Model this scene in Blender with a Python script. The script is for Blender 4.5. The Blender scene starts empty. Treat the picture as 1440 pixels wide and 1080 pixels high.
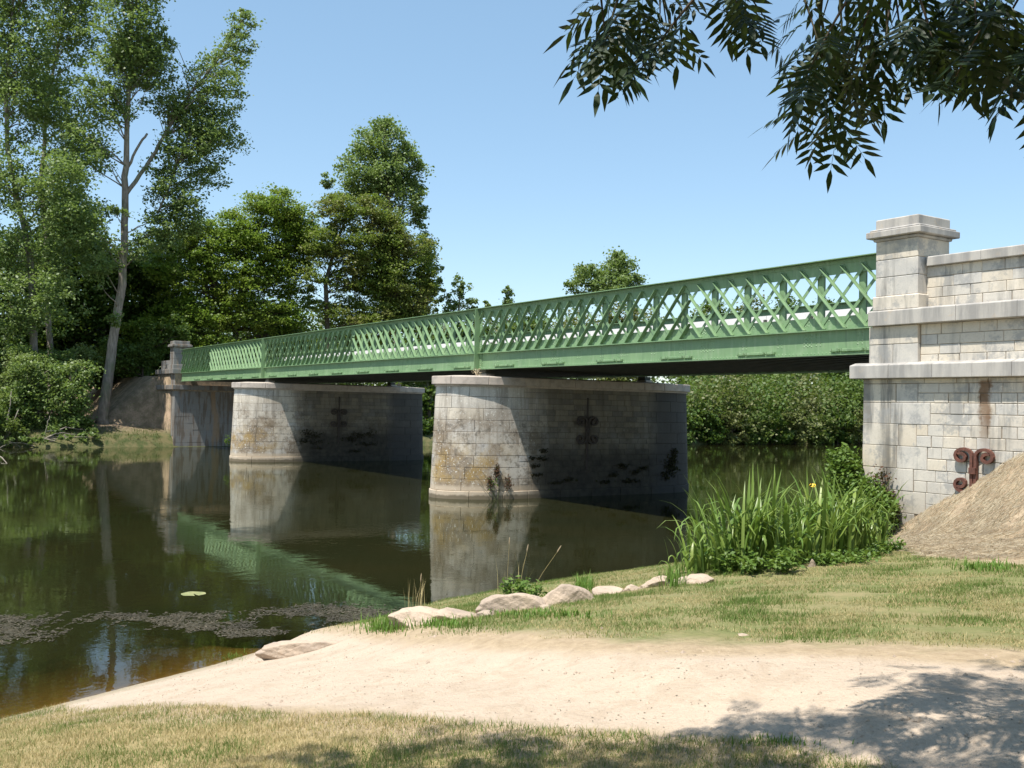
import bpy, math, random
import numpy as np
from mathutils import Vector, Matrix
random.seed(7); RNG = np.random.default_rng(11)
S = bpy.context.scene; COL = S.collection
pi = math.pi

# ------------------------------------------------------------------ camera
CAM = np.array([31.182, -18.744, 3.203]); FPX = 1415.0
_p, _r, _y = map(math.radians, (1.346, 1.188, 57.129))
FW = np.array([-math.sin(_y)*math.cos(_p), math.cos(_y)*math.cos(_p), math.sin(_p)])
_rt = np.array([math.cos(_y), math.sin(_y), 0.0]); _up = np.cross(_rt, FW)
RT = math.cos(_r)*_rt + math.sin(_r)*_up; UP = -math.sin(_r)*_rt + math.cos(_r)*_up
cd = bpy.data.cameras.new('camera'); cam = bpy.data.objects.new('camera', cd); COL.objects.link(cam)
cd.sensor_width = 36; cd.sensor_fit = 'HORIZONTAL'; cd.lens = FPX/1440*36; cd.clip_start = .05; cd.clip_end = 3000
cam.matrix_world = Matrix(((RT[0], UP[0], -FW[0], CAM[0]), (RT[1], UP[1], -FW[1], CAM[1]), (RT[2], UP[2], -FW[2], CAM[2]), (0, 0, 0, 1)))
S.camera = cam
# ------------------------------------------------------------------ sky, sun, exposure
SUN = Vector((.12, -.41, 1)).normalized()
W = bpy.data.worlds.new('World'); S.world = W; W.use_nodes = True
wn = W.node_tree; bg = wn.nodes['Background']
sk = wn.nodes.new('ShaderNodeTexSky'); sk.sky_type = 'NISHITA'; sk.sun_disc = False
sk.sun_elevation = math.asin(SUN.z); sk.sun_rotation = math.atan2(SUN.x, SUN.y)
sk.altitude = 50; sk.air_density = 1.0; sk.dust_density = .25; sk.ozone_density = .75
mxs = wn.nodes.new('ShaderNodeMix'); mxs.data_type = 'RGBA'; mxs.inputs['Factor'].default_value = .34; mxs.inputs['B'].default_value = (1.95, 3.45, 4.55, 1)   # even summer blue under the computed sky
wn.links.new(sk.outputs[0], mxs.inputs['A']); wn.links.new(mxs.outputs['Result'], bg.inputs[0]); bg.inputs[1].default_value = .110
ld = bpy.data.lights.new('sun', 'SUN'); ld.energy = 4.6; ld.angle = math.radians(.53); ld.color = (1, .955, .88)
lo = bpy.data.objects.new('sun', ld); COL.objects.link(lo); lo.rotation_euler = (-SUN).to_track_quat('-Z', 'Y').to_euler()
S.view_settings.view_transform = 'Standard'; S.view_settings.look = 'None'
S.view_settings.exposure = .84; S.view_settings.gamma = 1; S.view_settings.use_curve_mapping = False

# ------------------------------------------------------------------ helpers
def ray(u, v): return FW + RT*(u-720)/FPX - UP*(v-540)/FPX
def on(ax, c, u, v):
    d = ray(u, v); return CAM + d*((c-CAM[ax])/d[ax])
def project(P):
    d = np.asarray(P) - CAM; z = d@FW
    return 720+FPX*(d@RT)/z, 540-FPX*(d@UP)/z, z
def link(name, me, mat=None, parent=None):
    o = bpy.data.objects.new(name, me); COL.objects.link(o)
    if mat is not None and me is not None and not len(me.materials): me.materials.append(mat)
    if parent is not None: o.parent = parent
    return o
def tag(o, label=None, cat=None, group=None, kind=None):
    for k, v in (('label', label), ('category', cat), ('group', group), ('kind', kind)):
        if v: o[k] = v
    return o
def empty(name, loc=(0, 0, 0), label=None, cat=None, group=None):
    o = bpy.data.objects.new(name, None); COL.objects.link(o); o.location = loc
    o.empty_display_size = .3
    return tag(o, label, cat, group)
class MB:
    def __init__(s): s.v = []; s.f = []; s.org = (0, 0, 0)
    def add(s, vs, fs):
        n = len(s.v); s.v += [tuple(map(float, p)) for p in vs]; s.f += [tuple(i+n for i in f) for f in fs]; return s
    def box(s, x0, x1, y0, y1, z0, z1):
        return s.add([(x, y, z) for z in (z0, z1) for y in (y0, y1) for x in (x0, x1)],
                     [(0, 2, 3, 1), (4, 5, 7, 6), (0, 1, 5, 4), (2, 6, 7, 3), (0, 4, 6, 2), (1, 3, 7, 5)])
    def bbox(s, x0, x1, y0, y1, z0, z1, b=.01):          # box with chamfered edges
        X = (x0, x0+b, x1-b, x1); Y = (y0, y0+b, y1-b, y1); Z = (z0, z0+b, z1-b, z1)
        V = {}; vs = []
        def g(i, j, k):
            if (i, j, k) not in V: V[(i, j, k)] = len(vs); vs.append((X[i], Y[j], Z[k]))
            return V[(i, j, k)]
        fs = []
        for a, c in ((0, 1), (3, 2)):
            fs += [(g(a, 1, 1), g(a, 1, 2), g(a, 2, 2), g(a, 2, 1)), (g(1, a, 1), g(2, a, 1), g(2, a, 2), g(1, a, 2)), (g(1, 1, a), g(1, 2, a), g(2, 2, a), g(2, 1, a))]
        for a, ai in ((0, 1), (3, 2)):
            for c, ci in ((0, 1), (3, 2)):
                fs += [(g(a, ci, 1), g(a, ci, 2), g(ai, c, 2), g(ai, c, 1)), (g(a, 1, ci), g(a, 2, ci), g(ai, 2, c), g(ai, 1, c)), (g(1, a, ci), g(2, a, ci), g(2, ai, c), g(1, ai, c))]
                for e, ei in ((0, 1), (3, 2)): fs.append((g(a, ci, ei), g(ai, c, ei), g(ai, ci, e)))
        return s.add(vs, fs)
    def tube(s, pts, rad, n=7, cap=True):
        pts = [Vector(p) for p in pts]; m = len(pts); ring = []
        if not hasattr(rad, '__len__'): rad = [rad]*m
        ref = Vector((.31, .77, .2)); base = len(s.v)
        for i, p in enumerate(pts):
            t = (pts[min(i+1, m-1)]-pts[max(i-1, 0)]).normalized()
            a = t.cross(ref)
            if a.length < .1: a = t.cross(Vector((1, 0, 0)))
            a.normalize(); b = t.cross(a)
            for k in range(n):
                q = 2*pi*k/n; s.v.append(tuple(p + (a*math.cos(q)+b*math.sin(q))*rad[i]))
        for i in range(m-1):
            for k in range(n):
                s.f.append((base+i*n+k, base+i*n+(k+1) % n, base+(i+1)*n+(k+1) % n, base+(i+1)*n+k))
        if cap:
            s.f.append(tuple(base+k for k in range(n))[::-1]); s.f.append(tuple(base+(m-1)*n+k for k in range(n)))
        return s
    def bar(s, p, q, w, d, nrm=(0, -1, 0)):               # straight flat: width w in plane, depth d along nrm
        p, q, n = Vector(p), Vector(q), Vector(nrm).normalized(); t = (q-p).normalized(); a = t.cross(n)*w/2; n = n*d
        vs = [p-a, p+a, p+a+n, p-a+n, q-a, q+a, q+a+n, q-a+n]
        return s.add(vs, [(0, 1, 2, 3), (7, 6, 5, 4), (0, 4, 5, 1), (1, 5, 6, 2), (2, 6, 7, 3), (3, 7, 4, 0)])
    def mesh(s, name, org=(0, 0, 0), smooth=False):
        me = bpy.data.meshes.new(name); o = Vector(org)
        me.from_pydata([(p[0]-o.x, p[1]-o.y, p[2]-o.z) for p in s.v], [], s.f)
        if smooth: me.polygons.foreach_set('use_smooth', [True]*len(me.polygons))
        me.update(); return me
    def build(s, name, mat, parent=None, org=(0, 0, 0), smooth=False):
        o = link(name, s.mesh(name, org, smooth), mat, parent)
        o.location = org
        return o
def np_mesh(name, V, k, mat, parent=None, tint=None, smooth=False):
    """V: (N,k,3) array of separate k-gons"""
    N = len(V); me = bpy.data.meshes.new(name)
    me.vertices.add(N*k); me.vertices.foreach_set('co', np.ascontiguousarray(V, dtype=np.float32).ravel())
    me.loops.add(N*k); me.loops.foreach_set('vertex_index', np.arange(N*k, dtype=np.int32))
    me.polygons.add(N); me.polygons.foreach_set('loop_start', np.arange(0, N*k, k, dtype=np.int32))
    if tint is not None:
        a = me.attributes.new('tint', 'FLOAT', 'FACE'); a.data.foreach_set('value', tint.astype(np.float32))
    me.update(calc_edges=True); me.materials.append(mat)
    return link(name, me, None, parent)
def grid_mesh(name, xs, ys, Z, mat, attrs={}):
    nx, ny = len(xs), len(ys); X, Y = np.meshgrid(xs, ys)
    V = np.stack([X, Y, Z], -1).reshape(-1, 3).astype(np.float32)
    i = np.arange(nx-1)[None, :] + np.arange(ny-1)[:, None]*nx
    F = np.stack([i, i+1, i+1+nx, i+nx], -1).reshape(-1, 4).astype(np.int32)
    me = bpy.data.meshes.new(name); me.vertices.add(len(V)); me.vertices.foreach_set('co', V.ravel())
    me.loops.add(F.size); me.loops.foreach_set('vertex_index', F.ravel())
    me.polygons.add(len(F)); me.polygons.foreach_set('loop_start', np.arange(0, F.size, 4, dtype=np.int32))
    me.polygons.foreach_set('use_smooth', np.ones(len(F), dtype=bool))
    for n, A in attrs.items():
        a = me.attributes.new(n, 'FLOAT', 'POINT'); a.data.foreach_set('value', A.ravel().astype(np.float32))
    me.update(calc_edges=True); me.materials.append(mat)
    return link(name, me)

# ------------------------------------------------------------------ material helper
class NT:
    def __init__(s, name):
        s.m = bpy.data.materials.new(name); s.m.use_nodes = True; s.t = s.m.node_tree
        s.b = s.t.nodes['Principled BSDF']; s.out = s.t.nodes['Material Output']
        s.pos = s.n('ShaderNodeNewGeometry').outputs['Position']
    def n(s, typ, ins={}, **kw):
        nd = s.t.nodes.new(typ)
        for k, v in kw.items(): setattr(nd, k, v)
        for k, v in ins.items(): s.set(nd.inputs[k], v)
        return nd
    def set(s, sock, v):
        if isinstance(v, bpy.types.NodeSocket): s.t.links.new(v, sock)
        else:
            if sock.type == 'RGBA' and len(v) == 3: v = (*v, 1)
            sock.default_value = v
    def noise(s, scale, detail=4, rough=.55, vec=None, dist=0):
        return s.n('ShaderNodeTexNoise', {'Vector': vec or s.pos, 'Scale': scale, 'Detail': detail, 'Roughness': rough, 'Distortion': dist}).outputs[0]
    def sc(s, x, y, z, vec=None):
        return s.n('ShaderNodeVectorMath', {0: vec or s.pos, 1: (x, y, z)}, operation='MULTIPLY').outputs[0]
    def xyz(s, vec=None):
        return s.n('ShaderNodeSeparateXYZ', {0: vec or s.pos}).outputs
    def ramp(s, f, a, b, ta=0, tb=1):
        return s.n('ShaderNodeMapRange', {0: f, 1: a, 2: b, 3: ta, 4: tb}).outputs[0]
    def math(s, op, a, b=0.0, c=None):
        ins = {0: a, 1: b}
        if c is not None: ins[2] = c
        return s.n('ShaderNodeMath', ins, operation=op).outputs[0]
    def mul(s, a, b): return s.math('MULTIPLY', a, b)
    def mix(s, f, a, b, mode='MIX'):
        nd = s.n('ShaderNodeMix', data_type='RGBA', blend_type=mode)
        s.set(nd.inputs['Factor'], f); s.set(nd.inputs['A'], a); s.set(nd.inputs['B'], b)
        return nd.outputs['Result']
    def bump(s, h, strength=.4, dist=.01):
        return s.n('ShaderNodeBump', {'Strength': strength, 'Distance': dist, 'Height': h}).outputs[0]
    def fin(s, col=None, rough=None, bump=None, spec=None, metal=None):
        if col is not None: s.set(s.b.inputs['Base Color'], col)
        if rough is not None: s.set(s.b.inputs['Roughness'], rough)
        if bump is not None: s.set(s.b.inputs['Normal'], bump)
        if spec is not None: s.set(s.b.inputs['Specular IOR Level'], spec)
        if metal is not None: s.set(s.b.inputs['Metallic'], metal)
        return s.m
    def attr(s, name): return s.n('ShaderNodeAttribute', attribute_name=name).outputs['Fac']
    def rnd(s): return s.n('ShaderNodeObjectInfo').outputs['Random']

def stone_mat(name, kind):
    t = NT(name); X, Y, Z = t.xyz(); r = t.rnd()
    a = t.mix(t.ramp(r, 0, 1), (.58, .51, .41), (.45, .43, .40))
    a = t.mix(t.ramp(t.math('FRACT', t.mul(r, 7.3)), .78, 1.0, 0, .8), a, (.56, .48, .37))
    big = t.noise(.8, 5, .6); mid = t.noise(3.2, 6, .65); fine = t.noise(26, 5, .7)
    streak = t.noise(1.0, 5, .62, t.sc(3.4, 3.4, .42))
    a = t.mix(t.ramp(mid, .42, .68, 0, .5), a, (.66, .60, .51))
    a = t.mix(t.ramp(fine, .5, .8, 0, .35), a, (.22, .20, .17))
    if kind == 'abutment':
        g = t.mul(t.ramp(streak, .50, .66), t.ramp(big, .36, .6))
        a = t.mix(t.mul(g, .85), a, (.15, .145, .135))
        a = t.mix(t.mul(t.ramp(t.noise(1.7, 7, .75), .51, .58), .62), a, (.26, .26, .255))
        # rusty run below the cornice
        gx = t.ramp(t.math('ABSOLUTE', t.math('SUBTRACT', t.math('ADD', X, t.math('ADD', t.ramp(t.noise(2.2), 0, 1, -.16, .16), t.ramp(t.noise(9, 5, .7), 0, 1, -.12, .12))), 19.78)), .06, .15, 1, 0)
        gz = t.mul(t.ramp(Z, 2.5, 3.2), t.ramp(Z, 3.97, 3.9))
        a = t.mix(t.mul(t.mul(gx, gz), t.ramp(mid, .25, .6, .7, 1)), a, (.17, .10, .055))
        gx2 = t.ramp(t.math('ABSOLUTE', t.math('SUBTRACT', X, 17.62)), .0, .42, 1, 0)
        gz2 = t.mul(t.ramp(Z, 3.3, 2.6), t.ramp(streak, .38, .6))
        a = t.mix(t.mul(t.mul(gx2, gz2), .75), a, (.13, .115, .09))
        a = t.mix(t.mul(t.ramp(Z, 1.9, .7), t.ramp(mid, .3, .6, .2, .8)), a, (.20, .17, .12))
    elif kind == 'pier':
        a = t.mix(t.mul(t.ramp(streak, .45, .64), .6), a, (.20, .17, .135))
        a = t.mix(t.mul(t.ramp(t.noise(.8, 6, .72), .42, .56), t.mul(t.ramp(Z, 3.4, 2.3), .85)), a, (.20, .15, .10)); a = t.mix(t.mul(t.ramp(t.noise(4.5, 6, .75), .52, .62), t.mul(t.ramp(Z, 3.6, 2.6), .6)), a, (.10, .085, .065))
        ye = t.mul(t.mul(t.ramp(Z, .42, .7), t.ramp(Z, 2.3, 1.3)), t.mul(t.ramp(t.noise(1.35, 6, .72), .44, .62), t.ramp(fine, .35, .6, .35, 1)))
        ye = t.mul(ye, t.ramp(Y, .9, -.4))
        a = t.mix(t.mul(ye, .85), a, (.34, .215, .05))
        sp = t.ramp(t.noise(15, 3, .5), .63, .67)
        a = t.mix(t.mul(sp, t.mul(t.ramp(big, .4, .55), .8)), a, (.66, .64, .58))
        a = t.mix(t.ramp(Z, .5, .40, 0, .8), a, (.46, .37, .27))
        a = t.mix(t.mul(t.ramp(t.math('ADD', Z, t.ramp(mid, 0, 1, -.1, .1)), .17, .10), .85), a, (.10, .08, .05))
        a = t.mix(t.mul(t.ramp(Y, 1.4, 2.4), t.ramp(Z, 2.2, .6, 0, .6)), a, (.10, .09, .07)); a = t.mix(t.ramp(t.math('ADD', Y, t.ramp(big, 0, 1, -.8, .8)), .9, 2.0, 0, .80), a, t.mix(t.ramp(r, 0, 1), (.125, .105, .07), (.06, .052, .037))); a = t.mix(t.mul(t.ramp(Z, 2.1, 1.3), t.ramp(Y, .9, 2.2)), a, t.mix(t.ramp(mid, .35, .65), (.06, .052, .038), (.028, .025, .02))); a = t.mix(t.ramp(t.math('ADD', Y, t.ramp(big, 0, 1, -.4, .4)), 6.7, 7.3, 0, .75), a, (.05, .047, .045))  # shade under the bridge painted into the flank colour, with dark staining low down
    elif kind == 'cap':
        a = t.mix(.7, a, (.43, .36, .31)); a = t.mix(t.mul(t.ramp(mid, .45, .65), .55), a, (.22, .195, .17))
        a = t.mix(t.mul(t.ramp(fine, .55, .65), .4), a, (.55, .38, .28))
    elif kind == 'cornice':
        a = t.mix(.6, a, (.33, .32, .31)); a = t.mix(t.mul(t.ramp(streak, .42, .6), .6), a, (.19, .185, .18))
        a = t.mix(t.mul(t.ramp(mid, .6, .7), .6), a, (.47, .36, .24))
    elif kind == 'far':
        a = t.mix(.8, a, (.13, .13, .13)); a = t.mix(t.mul(t.ramp(streak, .48, .56), .8), a, (.13, .10, .075))  # tree shade over the far abutment put into its colour; brown streaks are stains
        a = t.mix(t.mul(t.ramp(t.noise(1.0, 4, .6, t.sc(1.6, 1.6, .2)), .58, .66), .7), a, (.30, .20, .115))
    h = t.math('ADD', t.mul(fine, .6), t.mul(mid, 1.0))
    vor = t.n('ShaderNodeTexVoronoi', {'Vector': t.pos, 'Scale': 20.0}).outputs[0]
    h = t.math('ADD', h, t.mul(t.ramp(vor, 0, .13, -.5, 0), t.ramp(mid, .55, .65)))
    return t.fin(a, .88, t.bump(h, .4, .006), .25)
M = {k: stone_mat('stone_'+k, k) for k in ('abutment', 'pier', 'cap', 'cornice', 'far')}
def mortar():
    t = NT('mortar'); a = t.mix(t.ramp(t.noise(5), .35, .65), (.34, .26, .18), (.17, .145, .11))
    return t.fin(a, .95, t.bump(t.noise(40), .5, .01), .15)
M['mortar'] = mortar()
M['pier_joint'] = None
def paint():
    t = NT('green_paint'); n = t.noise(1.3, 5, .6); X, Y, Z = t.xyz()
    a = t.mix(t.ramp(n, .35, .7), (.150, .248, .122), (.195, .30, .152))
    a = t.mix(t.mul(t.ramp(t.noise(2, 5, .6, t.sc(5, 5, .8)), .50, .68), .5), a, (.27, .35, .22))
    a = t.mix(t.mul(t.ramp(t.noise(11, 5, .7), .63, .71), .7), a, (.15, .10, .05)); a = t.mix(t.mul(t.ramp(t.noise(1, 5, .7, t.sc(7, 7, .5)), .56, .66), .4), a, (.075, .12, .07))
    return t.fin(a, t.ramp(n, .3, .7, .42, .6), t.bump(t.noise(30, 3), .12, .004), .4)
M['paint'] = paint()
def simple(name, c1, c2, scale=5, rough=.8, bscale=30, bstr=.3, bd=.01, spec=.3, metal=0):
    t = NT(name); a = t.mix(t.ramp(t.noise(scale, 5, .6), .35, .65), c1, c2)
    return t.fin(a, rough, t.bump(t.noise(bscale, 4), bstr, bd), spec, metal)
M['pier_joint'] = simple('pier_joint', (.07, .055, .04), (.03, .026, .02), 4, .95)
M['dark_steel'] = simple('dark_steel', (.05, .06, .05), (.09, .085, .07), 3)
M['rust'] = simple('rusty_iron', (.16, .065, .045), (.085, .04, .03), 9, .75, 60, .5, .004)
M['shaded_iron'] = simple('shaded_iron', (.035, .028, .024), (.06, .045, .035), 9, .8, 60, .4, .004)  # shaded copy of the iron, colour darkened for the anchors under the bridge
M['asphalt'] = simple('asphalt', (.05, .05, .05), (.08, .08, .075), 3)
M['white'] = simple('white_board', (.72, .68, .64), (.80, .77, .73), .6, .6, 20, .1)
M['bark'] = None
def bark(name, c1, c2):
    t = NT(name); st = t.noise(1, 6, .65, t.sc(9, 9, 1.6))
    a = t.mix(t.ramp(st, .35, .65), c1, c2); a = t.mix(t.mul(t.ramp(t.noise(.9, 4), .5, .62), .5), a, (.12, .15, .07))
    return t.fin(a, .9, t.bump(st, .9, .05), .15)
M['bark'] = bark('poplar_bark', (.33, .28, .235), (.16, .135, .11)); M['bark_dark'] = bark('dark_bark', (.10, .08, .06), (.05, .04, .03))
def leafm(name, c1, c2, c3, trans=.35, spec=.35, rough=.45, clump=.35):
    t = NT(name); ti = t.attr('tint')
    a = t.mix(ti, c1, c2); a = t.mix(t.ramp(t.noise(clump, 3, .6), .45, .7, 0, .8), a, c3)
    t.fin(a, rough, None, spec)
    tr = t.n('ShaderNodeBsdfTranslucent', {'Color': t.mix(.5, a, (.20, .30, .03), 'MIX')})
    mx = t.n('ShaderNodeMixShader', {0: trans, 1: t.b.outputs[0], 2: tr.outputs[0]})
    t.t.links.new(mx.outputs[0], t.out.inputs[0]); return t.m
M['poplar'] = leafm('poplar_leaves', (.13, .20, .05), (.25, .31, .13), (.17, .24, .07), .45, .4, .45)
M['robinia'] = leafm('robinia_leaves', (.12, .21, .028), (.22, .30, .045), (.24, .27, .05), .5, .3)
M['robinia_brown'] = leafm('robinia_pods_leaves', (.115, .18, .03), (.21, .24, .055), (.23, .19, .075), .48, .3)
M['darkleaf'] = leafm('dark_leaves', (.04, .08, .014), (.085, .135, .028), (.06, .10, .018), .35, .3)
M['bushleaf'] = leafm('willow_leaves', (.11, .18, .04), (.21, .28, .10), (.22, .25, .10), .45, .35)
M['farleaf'] = leafm('far_leaves', (.055, .11, .022), (.12, .18, .04), (.13, .16, .045), .35, .3, .5, .12)
M['farolive'] = leafm('far_olive_leaves', (.09, .11, .03), (.15, .16, .05), (.12, .12, .05), .3, .3, .5, .12)
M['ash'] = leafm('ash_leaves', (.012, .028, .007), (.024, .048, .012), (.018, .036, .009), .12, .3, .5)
M['iris'] = leafm('iris_blades', (.10, .18, .03), (.27, .33, .08), (.17, .25, .05), .3, .4, .4, 2.0)
M['nettle'] = leafm('nettle_leaves', (.075, .145, .022), (.15, .22, .045), (.11, .18, .035), .35, .3, .5, 3)
M['grass'] = leafm('green_grass', (.085, .165, .03), (.17, .225, .06), (.20, .23, .08), .3, .2, .6, 1.1)
M['bankgrass'] = leafm('bank_grass', (.07, .11, .025), (.20, .19, .08), (.12, .13, .04), .3, .2, .6, .8)
M['drygrass'] = leafm('dry_grass', (.40, .31, .15), (.54, .43, .24), (.28, .26, .11), .25, .15, .7, 1.6)
M['tuft'] = leafm('lush_grass', (.085, .18, .03), (.16, .26, .05), (.13, .2, .04), .35, .25, .5, 2)
M['straw'] = leafm('straw', (.34, .26, .17), (.70, .60, .44), (.40, .31, .22), .15, .15, .7, 2.5)
M['weed'] = leafm('water_weed', (.05, .042, .022), (.15, .12, .08), (.045, .035, .022), .1, .4, .5, 1.2)
M['deadleaf'] = leafm('dead_ivy', (.05, .025, .015), (.10, .05, .03), (.06, .03, .02), .15, .15, .8, 3)
M['moss'] = leafm('dark_moss', (.018, .017, .010), (.04, .036, .022), (.03, .026, .016), .1, .1, .9, 3)
def rockm():
    t = NT('boulder_rock'); a = t.mix(t.ramp(t.noise(2.2, 6, .65), .38, .62), (.46, .36, .27), (.34, .27, .21))
    a = t.mix(t.mul(t.ramp(t.noise(18, 5, .7), .52, .7), .6), a, (.24, .20, .16))
    return t.fin(a, .9, t.bump(t.math('ADD', t.noise(14, 6, .7), t.noise(5, 4)), .7, .03), .2)
M['rock'] = rockm()

# ------------------------------------------------------------------ terrain
NEAR = np.array([(27, -60), (23.6, -27), (21.0, -20), (19.9, -17.3), (18.9, -15.05), (18.25, -13.9), (17.9, -12.5), (17.2, -11.2), (16.7, -9.3),
                 (16.35, -7.9), (16.35, -5.8), (16.1, -4), (15.9, -2), (16.0, 0), (16.3, 3), (16.8, 30), (20, 80), (30, 200), (60, 700)], float)
FAR = np.array([(-60, -700), (-43, -90), (-41.3, -20), (-40.4, -11), (-39.6, -6.4), (-39.9, -3), (-40.2, -1), (-40.35, 0), (-40.35, 8), (-40.6, 20),
                (-41.2, 51), (-42, 68), (-44, 120), (-52, 250), (-90, 700)], float)
def sdist(X, Y, P, side):
    best = np.full(X.shape, 1e9); sg = np.ones(X.shape)
    for a, b in zip(P[:-1], P[1:]):
        d = b-a; L = d@d; t = np.clip(((X-a[0])*d[0]+(Y-a[1])*d[1])/L, 0, 1)
        ex, ey = X-(a[0]+t*d[0]), Y-(a[1]+t*d[1]); q = np.hypot(ex, ey); c = d[0]*(Y-a[1])-d[1]*(X-a[0])
        m = q < best-1e-9; best = np.where(m, q, best); sg = np.where(m, np.where(c < 0, 1, -1), sg)
    return best*sg*side
def sm(a, b, x):
    t = np.clip((x-a)/(b-a), 0, 1); return t*t*(3-2*t)
_ph = RNG.uniform(0, 6.28, (24, 3)); _fr = RNG.uniform(-1, 1, (24, 2))
def wob(X, Y, f, i0=0, n=6):
    r = 0
    for i in range(i0, i0+n): r = r + np.sin(X*f*_fr[i, 0]*2.2+Y*f*_fr[i, 1]*2.2+_ph[i, 0])
    return r/n
def height(X, Y):
    X = np.asarray(X, float); Y = np.asarray(Y, float)
    s = sdist(X, Y, NEAR, 1); beach = 1-sm(-14.6, -13.4, Y)
    sp = np.maximum(s, 0)
    z = 1.6*(1-np.exp(-(sp/5)**1.2)) + (1-beach)*.15*sm(0, .35, sp) + .035*wob(X, Y, 1.1)*sm(.4, 2, sp) + .012*wob(X, Y, 5, 6)*sm(0, 1, sp) + .012*wob(X, Y, 11, 9, 8)*sm(.3, 1, sp)
    z = z + .0015*np.maximum(sp-12, 0)
    q = .90+.62*(X-17.9) - .80*np.maximum(-.45-Y, 0) + .05*wob(X, Y, 2.4, 12)+.03*wob(X, Y, 7, 14)
    q = np.where(Y > -.45, np.minimum(.90+.62*(X-17.9), 4.9), q)
    q = np.where(Y > 8.2, q-.7*(Y-8.2), q); q = np.minimum(q, 5.0)
    k = .12; z = np.where(s > .8, np.logaddexp(z/k, np.minimum(q, 60)/k)*k, z)
    bed = np.where(s < 0, -np.minimum((.16+.25*(1-beach))*(-s), 1.6) - .03*(1-beach), 0)
    near = np.where(s > 0, z, bed)
    f = sdist(X, Y, FAR, -1); fp = np.maximum(f, 0)
    zl = .45*sm(0, .5, fp) + 1.15*(1-np.exp(-fp/2.6)) + .06*wob(X, Y, .8, 3)*sm(.5, 2, fp)
    dx = np.maximum(X+45.3, 0); dy = np.maximum(np.maximum(-.5-Y, Y-8), 0)
    e = 5.1-1.6*dx-.85*dy + .08*wob(X, Y, 1.6, 9); e = np.where((Y > -.5) & (Y < 8), np.where(X > -41.2, -9, 5.0), e)
    zl = np.where(f > .9, np.maximum(zl, e), zl)
    left = np.where(f > 0, zl, -np.minimum(.6*(-f), 1.6))
    return np.where(X > -12, near, left)
def H(x, y): return float(height(np.array([x]), np.array([y]))[0])
def hit(u, v):                                            # pixel ray onto the ground
    d = ray(u, v); t = np.arange(2, 60, .02); P = CAM[None]+d[None]*t[:, None]
    hh = height(P[:, 0], P[:, 1]); i = int(np.argmax(P[:, 2] < np.maximum(hh, 0))); return P[i]
def inpoly(X, Y, P):
    r = np.zeros(X.shape, bool); n = len(P)
    for i in range(n):
        (x0, y0), (x1, y1) = P[i], P[(i+1) % n]
        c = ((y0 > Y) != (y1 > Y)) & (X < (x1-x0)*(Y-y0)/((y1-y0) or 1e-9)+x0); r ^= c
    return r
def pdist(X, Y, P):
    b = np.full(X.shape, 1e9)
    for i in range(len(P)):
        a = np.array(P[i]); d = np.array(P[(i+1) % len(P)])-a; L = d@d+1e-9; t = np.clip(((X-a[0])*d[0]+(Y-a[1])*d[1])/L, 0, 1)
        b = np.minimum(b, np.hypot(X-a[0]-t*d[0], Y-a[1]-t*d[1]))
    return np.where(inpoly(X, Y, P), b, -b)
hp = lambda L: [tuple(hit(*q)[:2]) for q in L]
SAND = [(18.6, -17.0)] + hp([(112, 1001), (170, 996), (250, 993), (450, 996), (600, 1011), (800, 1027), (1000, 1036), (1100, 1050), (1220, 1078)]) + [(28.9, -15.2), (31, -14), (33, -8)] + hp([(1439, 940), (1300, 930), (1150, 921), (960, 922), (800, 918), (700, 914), (600, 908), (525, 899)]) + [(18.0, -13.6), (17.5, -15)]
SLOPE = [(17.6, -.3)] + hp([(1255, 768), (1300, 783), (1370, 790), (1439, 795)]) + [(24, -6), (30, -6), (34, 5), (17.6, 5)]
def masks(X, Y):
    w = .10*wob(X, Y, 4.5, 2, 8)+.05*wob(X, Y, 15, 10, 8)
    sand = sm(-.12, .16, pdist(X, Y, SAND)+w*.6)
    worn = sm(-1.3, .1, pdist(X, Y, SAND)+w*1.5)
    straw = sm(-.1, .15, pdist(X, Y, SLOPE)+w)
    return sand, worn, straw
xs = np.concatenate([np.arange(-900, -80, 60), np.arange(-80, -60, 2), np.arange(-60, -38, .45), np.arange(-38, 13, 3), np.arange(13, 34, .1), np.arange(34, 60, 2), np.arange(60, 900, 70)])
ys = np.concatenate([np.arange(-600, -60, 50), np.arange(-60, -24, 2), np.arange(-24, 2, .1), np.arange(2, 14, .8), np.arange(14, 140, 4), np.arange(140, 1500, 90)])
GX, GY = np.meshgrid(xs, ys); GZ = height(GX, GY); sa, wo, stw = masks(GX, GY)
drym = sm(0, 1, np.where(GY < -14.6, .9, .0))
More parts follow.
